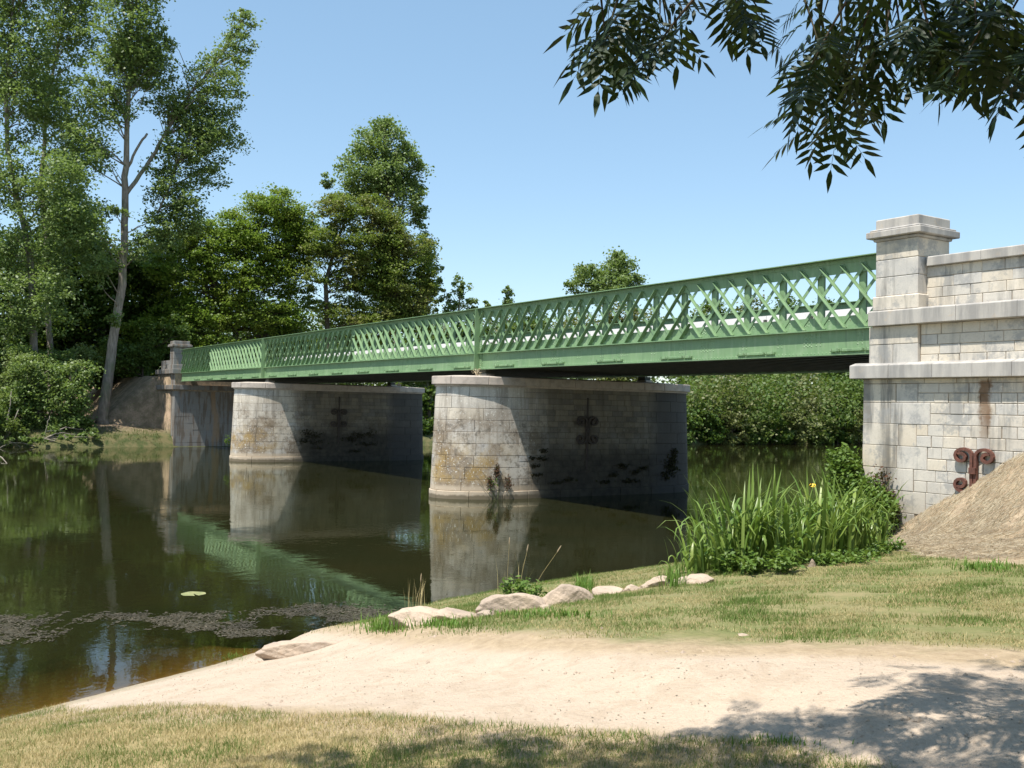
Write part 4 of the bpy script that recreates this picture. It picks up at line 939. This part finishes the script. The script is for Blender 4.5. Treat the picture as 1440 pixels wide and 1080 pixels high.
def tuft(name, label, px, py, wpx, n, hmin, hmax, mat, wid=.012, lean=.8, group=None, cat='grass tuft', dpx=6):
    C = []
    for i in range(n):
        q = hit(px+random.gauss(0, wpx/4), py+random.gauss(0, dpx/2)); C.append((q[0], q[1], q[2]-.01))
    P = np.array(C); h_ = RNG.uniform(hmin, hmax, n)
    # two-segment arching blades
    az = RNG.uniform(0, 2*pi, n); l = np.stack([np.cos(az), np.sin(az), np.zeros(n)], 1)*(RNG.uniform(.05, lean, n)*h_)[:, None]
    a = np.cross(l, [0, 0, 1]); a = a/(np.linalg.norm(a, axis=1, keepdims=True)+1e-9)*wid/2
    m1 = P+l*.35; m1[:, 2] += h_*.6; t = P+l; t[:, 2] += h_*.95
    A = np.stack([P-a, P+a, m1+a*.8, m1-a*.8], 1); B = np.stack([m1-a*.8, m1+a*.8, t, t-a*.02], 1)
    o = np_mesh(name, np.concatenate([A, B]), 4, mat, None, np.tile(RNG.uniform(0, 1, n), 2)); return tag(o, label, cat, group, 'stuff')
GT = 'grass tufts along the boulder edge'
tuft('grass_tuft', 'bright green tuft between the long slab and the second boulder', 540, 886, 60, 260, .06, .22, M['tuft'], group=GT)
tuft('grass_tuft', 'low green grass in front of the second and third boulders', 625, 880, 90, 260, .05, .13, M['tuft'], group=GT)
tuft('grass_tuft', 'small tuft growing on the sand by the waterline', 328, 924, 42, 110, .03, .08, M['tuft'], group=GT, wid=.006)
tuft('grass_tuft', 'green tuft behind the blocky boulder', 820, 830, 30, 150, .1, .26, M['tuft'], group=GT)
tuft('grass_tuft', 'ragged tuft at the left foot of the iris clump', 945, 822, 40, 140, .1, .3, M['tuft'], group=GT)
tuft('grass_tuft', 'thin dry stalks rising above the second boulder', 585, 868, 50, 26, .25, .55, M['drygrass'], .005, .3, GT)
tuft('grass_tuft', 'tall dry seed stalks beside the nettles', 720, 842, 60, 14, .4, .75, M['drygrass'], .006, .35, GT)
tuft('grass_tuft', 'wide green fringe of grass below the boulders', 760, 866, 170, 420, .04, .1, M['tuft'], group=GT)
tuft('grass_tuft', 'green clump in the lawn corner at the right edge', 1385, 800, 90, 260, .04, .14, M['tuft'], group=GT)
tuft('grass_tuft', 'little weeds on the sand edge in the bottom foreground', 1090, 1046, 130, 160, .02, .07, M['tuft'], group=GT, wid=.008)
tuft('grass_tuft', 'dry fringe on top of the nearer pier cap around the post', 680, 700, 4, 1, .01, .02, M['drygrass'], group=GT)
bpy.data.objects.remove(bpy.data.objects[[o.name for o in COL.objects if o.get('label', '').startswith('dry fringe')][0]])
def stalk(label, p, hgt, lean, mat='drygrass'):
    P = hit(*p); b = Vector(P); t = b+Vector((lean[0]*hgt, lean[1]*hgt, hgt)); root = empty('grass_stalk', tuple(b), label, 'grass stalk', 'seed-headed grass stalks by the nettles')
    m = MB(); m.tube([b, b.lerp(t, .5)+Vector((0, 0, .03)), t], [.003, .0025, .002], 4); o = m.build('stem', M[mat]); child(o, root)
    d = (t-b).normalized(); m = MB(); m.tube([t-d*.01, t+d*.02, t+d*.07, t+d*.10], [.003, .009, .008, .002], 6); child(m.build('seed_head', M['straw']), root)
stalk('longest arching seed stalk leaning right over the water', (742, 842), .62, (.34, .50)); stalk('upright seed stalk above the nettles', (712, 838), .72, (.02, .03)); stalk('shorter seed stalk leaning right', (728, 840), .62, (.1, .15)); stalk('seed stalk standing apart above the second boulder', (588, 866), .42, (.02, .05))

# leafy plant
def leafy(name, label, pts, n, spread, hgt, lf, mat, cat='plant', stems=12, group=None, stemmat='tuft'):
    b = Vector(pts[0]); root = empty(name, tuple(b), label, cat, group); m = MB(); C = []
    for p in pts:
        p = Vector(p)
        for i in range(stems):
            t = p+Vector((random.gauss(0, spread), random.gauss(0, spread), hgt*random.uniform(.5, 1.0))); q = p+Vector((random.gauss(0, spread*.4), random.gauss(0, spread*.4), 0))
            m.tube([q, q.lerp(t, .5)+Vector((random.gauss(0, .02), random.gauss(0, .02), 0)), t], [.006, .005, .002], 4)
            for k in range(int(n/stems/len(pts))):
                f = random.uniform(.15, 1.05); c = q.lerp(t, f); C.append((c.x+random.gauss(0, lf*.8), c.y+random.gauss(0, lf*.8), c.z+random.gauss(0, lf*.5)))
    child(tag(m.build('stem', M[stemmat]), kind='stuff'), root); C = np.array(C)
    child(np_mesh('foliage', leaf_quads(C, lf, 1.4, .6), 4, M[mat], None, RNG.uniform(0, 1, len(C))), root); return root
leafy('nettle_plant', 'bright green nettle clump between two boulders', [hit(715, 846), hit(735, 846), hit(752, 850)], 420, .07, .3, .05, 'nettle')
leafy('broadleaf_weed', 'leafy dark weed in front of the iris clump', [hit(1020, 806), hit(1060, 806), hit(1100, 806)], 900, .13, .33, .06, 'nettle')
leafy('broadleaf_weed', 'low green herbs spreading between the irises and the straw bank', [hit(1190, 790), hit(1225, 782), hit(1255, 775), hit(1160, 795)], 1100, .2, .16, .05, 'nettle')
# ivy-like brambles at the abutment corner
def bush_world(name, label, base, lobes, mat, size, n, cat='bush', bark_='bark_dark', woody=14):
    root = empty(name, base, label, cat); b = Vector(base); m = MB(); C = []
    for (c, R, w) in lobes:
        c = np.array(c); R = np.array(R); k = int(n*w/26); cc = c+unit(k)*(RNG.uniform(0, 1, k)**.4)[:, None]*R
        for q in cc: C.append(q+RNG.normal(0, .09, (26, 3)))
        for q in cc[::max(1, k//woody)]: limb(m, b+Vector((random.gauss(0, .1), random.gauss(0, .1), 0)), q, .018, .005, -.05, 5, .1)
    child(m.build('branches', M[bark_]), root); C = np.concatenate(C)
    child(np_mesh('foliage', leaf_quads(C, size, 1.4, .5), 4, M[mat], None, RNG.uniform(0, 1, len(C))), root); return root
bush_world('bramble_bush', 'leafy bramble climbing the abutment corner behind the irises', (16.9, -.9, .3),
           [((16.75, -.75, 1.75), (.28, .25, .45), .8), ((16.65, -.7, 2.15), (.3, .25, .3), .5), ((17.15, -.8, 1.35), (.5, .3, .5), 1.1), ((17.6, -.85, 1.15), (.42, .28, .45), .9), ((16.6, -.9, .9), (.5, .35, .5), .8)], 'nettle', .075, 4200)
bush_world('ivy_creeper', 'thin tangled creeper of dead and green leaves on the quoin stones', (17.55, -.6, .7),
           [((17.55, -.56, 1.5), (.25, .07, .6), .6), ((17.75, -.58, 1.2), (.22, .09, .35), .6)], 'deadleaf', .05, 900)
# ------------------------------------------------------------------ irises
def blade_mesh(L, bend, w, rs):
    m = MB(); n = 7; V = []; x = 0; z = 0; a = rs.uniform(0, .10)
    for i in range(n+1):
        f = i/n; ww = w*(.75+.5*f)*(1-f**3)+.0008; V += [(x, -ww/2, z), (x+.15*ww, 0, z), (x, ww/2, z)]
        a += bend*(f**1.7)*.42; x += math.sin(a)*L/n; z += math.cos(a)*L/n
    F = []
    for i in range(n):
        for k in range(2): F.append((i*3+k, i*3+k+1, i*3+k+4, i*3+k+3))
    m.add(V, F); me = m.mesh('blade', smooth=True); at_ = me.attributes.new('tint', 'FLOAT', 'FACE'); at_.data.foreach_set('value', [rs.uniform(0, 1)]*len(me.polygons)); me.materials.append(M['iris']); return me
rs = random.Random(5); BL = [blade_mesh(rs.uniform(1.0, 1.25), rs.choice([.15, .4, .7, 1.1, 1.6, 2.2, 3.0, 3.8]), rs.uniform(.030, .046), rs) for _ in range(30)]
def iris(label, spots_, n, hs, group='yellow flag iris clumps at the water edge'):
    root = empty('iris_clump', tuple(spots_[0][0]), label, 'iris', group); k = 0
    for c, rad, hh_, cnt in spots_:
        for i in range(cnt):
            o = bpy.data.objects.new('blade', BL[rs.randrange(len(BL))]); COL.objects.link(o)
            x, y = c[0]+max(-1.4, min(1.4, rs.gauss(0, 1)))*rad, c[1]+max(-1.4, min(1.4, rs.gauss(0, 1)))*rad*1.2
            s = hh_*rs.uniform(.66, 1.10); o.location = (x, y, max(H(x, y), -.05)-.03); o.scale = (s, 1+.2*s, s); o.rotation_euler = (0, rs.gauss(.12, .10), rs.uniform(0, 2*pi))
            child(o, root)
    return root
A = [hit(1005, 800), hit(1035, 802), hit(1062, 800), hit(1090, 797)]; B = [hit(1125, 790), hit(1160, 785), hit(1195, 780), hit(1220, 775)]
LFT = [hit(965, 806), hit(985, 802)]
iris('left half of the tall flag iris clump, blades arching over the water', [(A[0], .18, .80, 55), (A[1], .2, 1.12, 75), (A[2], .2, 1.1, 70), (A[3], .2, .85, 50), (LFT[0], .12, .45, 20), (LFT[1], .15, .6, 25)], 0, 0)
ir = iris('right half of the tall flag iris clump, with one yellow flower', [(B[0], .2, .95, 75), (B[1], .22, 1.15, 85), (B[2], .22, 1.0, 80), (B[3], .15, .72, 50)], 0, 0)
fp = on(0, hit(1143, 790)[0]-.2, 1143, 685); m = MB()
m.tube([(fp[0], fp[1], .3), (fp[0], fp[1], fp[2]-.02)], [.006, .004], 5); child(m.build('flower_stem', M['tuft']), ir)
M['yellow'] = simple('yellow_petals', (.75, .45, .02), (.8, .55, .04), 5, .5); m = MB()
for k in range(6):
    a = k*pi/3; d = Vector((math.cos(a), math.sin(a), 0)); p = Vector(fp); z = (.01 if k % 2 else .045)
    m.add([p, p+d*.03+Vector((0, 0, z))+d.cross(Vector((0, 0, .018))), p+d*.055+Vector((0, 0, z*.4)), p+d*.03+Vector((0, 0, z))-d.cross(Vector((0, 0, .018)))], [(0, 1, 2, 3)])
child(m.build('flower', M['yellow']), ir)

# ------------------------------------------------------------------ plants on the piers
def pier_hit(u, v, cx=0):
    d = ray(u, v)
    for t in np.arange(20, 75, .015):
        p = CAM+d*t; a, b = ell(p[2], .01); x = p[0]-cx; y = p[1]
        if (YN <= y <= YF and abs(x) < a) or (y < YN and (x/a)**2+((y-YN)/b)**2 < 1) or (y > YF and (x/a)**2+((y-YF)/b)**2 < 1): return p
    return p
def patch(name, label, C0, R, n, size, mat, cat='plant', group=None):
    C = np.array(C0)+RNG.normal(0, 1, (n, 3))*np.array(R)
    o = np_mesh(name, leaf_quads(C, size, 1.2, .1), 4, M[mat], None, RNG.uniform(0, 1, n)); return tag(o, label, cat, group)
def wallpx(X0, u, v): p = on(0, X0, u, v); return p
c = wallpx(.95, 702, 676)
root = empty('dry_ivy', tuple(pier_hit(703, 698)), 'dried brown ivy with one green sprig at the foot of the nearer pier', 'ivy')
for (u, v, ru, n) in ((700, 665, .16, 170), (690, 678, .25, 200), (715, 680, .26, 200), (700, 660, .1, 80)):
    c = pier_hit(u, v)+np.array([.03, -.06, 0]); o = np_mesh('dead_leaves', leaf_quads(np.array(c)+RNG.normal(0, 1, (n, 3))*np.array([ru*.45, .05, .12]), .055, 1.3, .1), 4, M['deadleaf'], None, RNG.uniform(0, 1, n)); child(o, root)
c = pier_hit(697, 680)+np.array([.08, -.12, 0]); o = np_mesh('green_leaves', leaf_quads(np.array(c)+RNG.normal(0, 1, (40, 3))*np.array([.04, .08, .10]), .06, 1.3, .1), 4, M['nettle'], None, RNG.uniform(0, 1, 40)); child(o, root)
mm = MB(); cb = pier_hit(700, 698)+np.array([.06, -.08, 0])
for i in range(9): limb(mm, (cb[0], cb[1]+random.gauss(0, .05), -.05), pier_hit(700+random.gauss(0, 12), 672+random.gauss(0, 7))+np.array([.05, -.06, 0]), .012, .004, 0, 4, .05)
child(mm.build('stems', M['bark_dark']), root)
GM = 'dark moss growths on the shaded pier walls'
for i, (X0, L, who) in enumerate([(1.47, [(764, 634, 7, 3), (762, 645, 9, 3), (752, 655, 8, 3), (757, 668, 8, 2), (748, 645, 5, 3), (800, 675, 12, 3), (875, 655, 10, 4), (862, 668, 8, 3), (893, 664, 8, 4), (885, 676, 14, 3), (905, 658, 8, 3), (945, 655, 13, 14), (950, 640, 8, 8), (935, 668, 10, 6), (780, 679, 10, 2), (850, 678, 10, 3)], 'nearer'),
                                  (P2X+1.47, [(432, 607, 8, 4), (440, 612, 14, 5), (428, 620, 10, 4), (445, 622, 8, 4), (492, 618, 12, 5), (505, 612, 12, 5), (520, 610, 8, 6), (515, 624, 12, 4), (500, 634, 14, 2), (445, 630, 8, 2)], 'farther')]):
    CC = []
    for (u, v, ru, rv) in L:
        c = on(0, X0, u, v); k = ((c-CAM)@FW)/FPX; n = int(ru*rv*1.1)+8
        bat = 1.36+.14*(1-c[2]/ZT)+(0 if i == 0 else P2X)
        q = np.stack([np.full(n, bat+.012)+np.abs(RNG.normal(0, .02, n)), c[1]+RNG.normal(0, .55, n)*ru*k, c[2]+RNG.normal(0, .5, n)*rv*k], 1)
        if v > 600 and u > 925 and i == 0: q[:, 0] = [outline(LF+max(0, y-YF), zz_)[0]+.03 for y, zz_ in zip(q[:, 1], q[:, 2])]
        CC.append(q)
    CC = np.concatenate(CC); tag(np_mesh('wall_moss', leaf_quads(CC, .085, 1.3, 0), 4, M['moss'], None, RNG.uniform(0, 1, len(CC))), 'black moss patches low on the shaded flank of the %s pier' % who, 'moss', GM, 'stuff')
c = on(0, P2X-1.1, 320, 619); patch('waterside_sprig', 'small green sprig at the left foot of the farther pier', c, (.05, .1, .14), 60, .1, 'nettle')
c = on(1, -.05, 679, 525); patch('dry_grass_tuft', 'dry grass sprouting on the pier cap below the riveted post', (c[0], -.30, 4.40), (.08, .07, .09), 120, .05, 'straw', 'grass tuft')

# ------------------------------------------------------------------ things on the water
P = on(2, .004, 272, 835); m = MB(); N = 22; rr = .2
m.add([(0, 0, .002)]+[(rr*math.cos(.15+(2*pi-.3)*i/N), rr*math.sin(.15+(2*pi-.3)*i/N), .002+.003*math.sin(i*1.3)) for i in range(N+1)], [(0, i+1, i+2) for i in range(N)])
M['pad'] = simple('lily_pad', (.20, .22, .09), (.30, .29, .13), 8, .4); o = m.build('lily_pad', M['pad'], None, (0, 0, 0)); o.location = (P[0], P[1], .004); tag(o, 'single pale lily pad floating on the dark water at left', 'lily pad')
n = 80000; u = RNG.uniform(-60, 600, n); v = RNG.uniform(832, 945, n)
D = FW[None]+RT[None]*((u-720)/FPX)[:, None]-UP[None]*((v-540)/FPX)[:, None]; t = -CAM[2]/D[:, 2]; Pw = CAM+D*t[:, None]; X, Y = Pw[:, 0], Pw[:, 1]
den = wob(X, Y, 1.6, 2, 8)*1.1+.6*wob(X, Y, 5, 9, 8)+.45*wob(X, Y, 14, 12, 8); vb = np.interp(u, [-60, 100, 250, 400, 480, 600], [862, 852, 852, 848, 836, 846]); ve = np.interp(u, [-60, 100, 230, 330, 430, 520, 600], [925, 912, 900, 905, 898, 885, 870])
band = sm(0, 14, v-vb)*sm(0, 20, ve-v); ok = (RNG.uniform(-.25, .75, n) < 1.9*den*band+(band-.82)*.9-.35*sm(260, 60, u)) & (band > .02) & (height(X, Y) < -.02)
C = Pw[ok]; C[:, 2] = .004+RNG.uniform(0, .006, len(C)); V = leaf_quads(C, .030, 2.2, 6.0); print('weed', len(C))
tag(np_mesh('floating_weed', V, 4, M['weed'], None, RNG.beta(1, 2.5, len(C))), 'brown mat of floating water weed near the left bank', 'water weed', kind='stuff')
m = MB()
for (a, b, c_) in (((-4, 640), (10, 652), .03), ((-10, 636), (18, 622), .02)):
    p, q = on(2, .12, *a), on(2, .0, *b)
    if b[1] < 630: p, q = on(0, -38.6, *a), on(0, -39.6, *b)
    m.tube([p, (p+q)/2+np.array([0, 0, .08]), q], [c_, c_, c_*.5], 6)
tag(m.build('fallen_branch', M['bark']), 'bare grey dead branch lying in the water at the left edge', 'branch')

# ------------------------------------------------------------------ overhanging ash tree
root = empty('ash_tree', (34.2, -13.2, H(34.2, -13.2)-.1), 'ash tree overhead whose leafy twigs hang into the upper right', 'tree')
tb = Vector(root.location); m = MB(); top = Vector((33.2, -14.6, 7.8))
m.tube([tb, tb.lerp(top, .4)+Vector((.1, .1, 0)), top, Vector((32.6, -15.2, 10.5))], [.32, .25, .19, .1], 12)
LEAFV = []; 
def ash_leaf():
    V = []; L = .20
    def leaflet(p, d, s):
        d = d.normalized(); a = d.cross(Vector((0, 0, 1))).normalized(); w = s*.14; z = Vector((0, 0, -.012))
        V.append([p, p+d*s*.26+a*w*.85, p+d*s*.58+a*w*.8+z*.3, p+d*s*1.05+z, p+d*s*.52-a*w*.95+z*.3, p+d*s*.22-a*w*.7])
    for i, f in enumerate((.30, .5, .7, .88)):
        for sg in (-1, 1): leaflet(Vector((L*f, 0, -.012*f)), Vector((.62, sg*1.0, -.15)), .085*(.85+.25*math.sin(f*3)))
    leaflet(Vector((L, 0, -.02)), Vector((1, 0, -.1)), .095)
    V.append([Vector((0, .0012, 0)), Vector((L*.5, .001, -.008)), Vector((L, .0008, -.02)), Vector((L, -.0008, -.02)), Vector((L*.5, -.001, -.008)), Vector((0, -.0012, 0))])
    return V
AL = ash_leaf(); ALn = np.array([[tuple(p) for p in q] for q in AL])
me = bpy.data.meshes.new('leaf'); me.from_pydata([tuple(p) for q in AL for p in q], [], [tuple(range(6*i, 6*i+6)) for i in range(len(AL))]); me.update(); me.materials.append(M['ash'])
REG = [[(806, -40), (806, 60), (812, 92), (838, 100), (862, 112), (886, 122), (915, 104), (935, 90), (958, 62), (962, 20), (985, 5), (1000, 40), (965, 72), (1000, 88), (1038, 92), (1062, 50), (1092, 50), (1090, 85), (1120, 95), (1112, 130), (1078, 188), (1100, 232), (1150, 236), (1192, 242), (1216, 212), (1228, 160), (1262, 134), (1228, 110), (1262, 100), (1285, 122), (1330, 128), (1352, 128), (1380, 118), (1396, 158), (1418, 140), (1440, 168), (1500, 170), (1500, -40)]]
def allowed(P):
    u, v, z = project(P)
    if z < .4: return True
    if u < -30 or v < -60 or u > 1470 or v > 1120: return True
    return bool(inpoly(np.array([u]), np.array([v]), REG[0])[0])
inst_n = 0; FOL = []
def place_leaf(P, d, roll, hidden_only=False):
    global inst_n
    d = Vector(d).normalized(); z = Vector((0, 0, 1)); y = z.cross(d)
    if y.length < .05: y = Vector((0, 1, 0))
    y.normalize(); zz_ = d.cross(y); R = Matrix((d, y, zz_)).transposed()@Matrix.Rotation(roll, 3, 'X'); s = random.uniform(.95, 1.3)
    tip = Vector(P)+d*.28*s
    if not (allowed(P) and allowed(Vector(P)+d*.14*s)): return False
    u, v, zc_ = project(P); vis = zc_ > .4 and -20 < u < 1460 and -20 < v < 400
    if hidden_only and (0 < u < 1440 and -30 < v < 1080 and zc_ > .2 or not allowed(tip)): return False
    if vis and inst_n < 298:
        o = bpy.data.objects.new('leaf', me); COL.objects.link(o); o.matrix_world = Matrix.Translation(Vector(P))@(R*s).to_4x4(); child(o, root); inst_n += 1
    else: FOL.append((ALn@(np.array(R).T*s))+np.array(P))
    return True
def twig(tip, start, nl, drop=.55):
    tip, start = Vector(tip), Vector(start); L = (tip-start).length; md = start.lerp(tip, .5)+Vector((0, 0, .12*L)); pts = [start, md, tip]
    P = [start.lerp(md, f).lerp(md.lerp(tip, f), f) for f in [i/8 for i in range(9)]]
    if any(not allowed(p) for p in P[4:]): return
    m.tube(P, [.010-.0009*i for i in range(9)], 4)
    for k in range(nl):
        f = 1-.75*(k/nl)**1.1*random.uniform(.8, 1); i = min(7, int(f*8)); p = P[i].lerp(P[i+1], f*8-i); d = (P[i+1]-P[i]).normalized()
        for sg in (-1, 1):
            side = d.cross(Vector((0, 0, 1))).normalized()*sg; dd = d*random.uniform(.1, .5)+side*random.uniform(.7, 1.2)+Vector((0, 0, -random.uniform(.1, .8)))
            place_leaf(p, dd, random.gauss(0, .35))
    place_leaf(tip, d+Vector((0, 0, -drop)), random.gauss(0, .3))
def poly_sample(poly, n):
    out = []; x0, x1 = min(p[0] for p in poly), max(p[0] for p in poly); y0, y1 = min(p[1] for p in poly), max(p[1] for p in poly)
    while len(out) < n:
        u, v = random.uniform(x0, x1), random.uniform(y0, y1)
        if inpoly(np.array([u]), np.array([v]), poly)[0]: out.append((u, v))
    return out
TIPS = [(815, 60), (830, 92), (860, 106), (885, 112), (915, 95), (940, 80), (955, 50), (880, 70), (845, 50), (910, 35), (870, 20), (830, 20), (940, 10), (1000, 70), (1035, 85), (1060, 45), (985, 15), (1015, 30), (1045, 15),
        (1090, 60), (1120, 85), (1110, 30), (1150, 60), (1090, 165), (1108, 195), (1140, 185), (1125, 150), (1165, 140), (1188, 195), (1200, 165), (1225, 125), (1245, 105), (1150, 110), (1180, 80), (1110, 125),
        (1250, 70), (1280, 115), (1310, 110), (1340, 120), (1375, 110), (1405, 145), (1432, 158), (1300, 50), (1350, 60), (1400, 80), (1430, 90), (1220, 40), (1270, 20), (1330, 15), (1390, 20), (1430, 40), (1180, 30), (1090, 10), (1140, 5), (1240, 5), (1300, -5), (1360, -10), (1420, -10), (900, -10), (850, -15)]
for (u, v) in TIPS+TIPS[::6]:
    v -= 26 if v > 95 else (12 if v > 50 else 0)
    d = random.uniform(3.9, 5.1); u += random.gauss(0, 9); v += random.gauss(-4, 9); tip = CAM+ray(u, v)*d
    st = Vector(tip)+Vector((random.uniform(-.3, .45), random.uniform(-.35, .3), random.uniform(.25, .7)))
    twig(tip, st, 4)
# the rest of the crown, overhead and behind, which shades the right foreground
def shade_ok(P):
    g = 1.35; h_ = P[2]-g; return P[0]-.12*h_, P[1]+.41*h_
SHP = hp([(560, 1030), (620, 1040), (760, 1036), (860, 1052), (985, 1040), (1000, 1000), (1100, 985), (1230, 988), (1300, 962), (1235, 945), (1330, 930), (1439, 918)]) + [(30, -9), (36, -9), (38, -22), (26, -22)] + hp([(300, 1079)])
cnt = 0
for i in range(4700):
    P = (random.uniform(25.5, 35), random.uniform(-21, -10), random.uniform(4.0, 7.5))
    sx, sy = shade_ok(P)
    w = .10*math.sin(sx*5+1)*math.sin(sy*6)+.10*math.sin(sx*11+sy*7)
    dd = float(pdist(np.array([sx]), np.array([sy]), SHP)[0])+w
    if dd < .05: continue
    q = Vector(P)
    if (q-Vector(CAM)).length < 1.6 or ((P-CAM)@FW > -.5 and (q-Vector(CAM)).length < 3.4): continue
    if random.random() > .80: continue
    for k in range(5):
        d = Vector((random.gauss(0, 1), random.gauss(0, 1), -random.uniform(.1, .9))); place_leaf(q+Vector((random.gauss(0, .09), random.gauss(0, .09), random.gauss(0, .09))), d, random.gauss(0, .5), True); cnt += 1
for i in range(26):
    a = random.uniform(0, 2*pi); e = Vector((33.2-1.6+3.2*math.cos(a), -14.8+4.2*math.sin(a), random.uniform(5.5, 8.5))); s0 = tb.lerp(top, random.uniform(.6, 1))
    if all(allowed(s0.lerp(e, f)) for f in (.25, .5, .75, 1)): limb(m, s0, e, .07, .015, -.05, 6, .06)
child(m.build('trunk', M['bark_dark'], smooth=True), root)
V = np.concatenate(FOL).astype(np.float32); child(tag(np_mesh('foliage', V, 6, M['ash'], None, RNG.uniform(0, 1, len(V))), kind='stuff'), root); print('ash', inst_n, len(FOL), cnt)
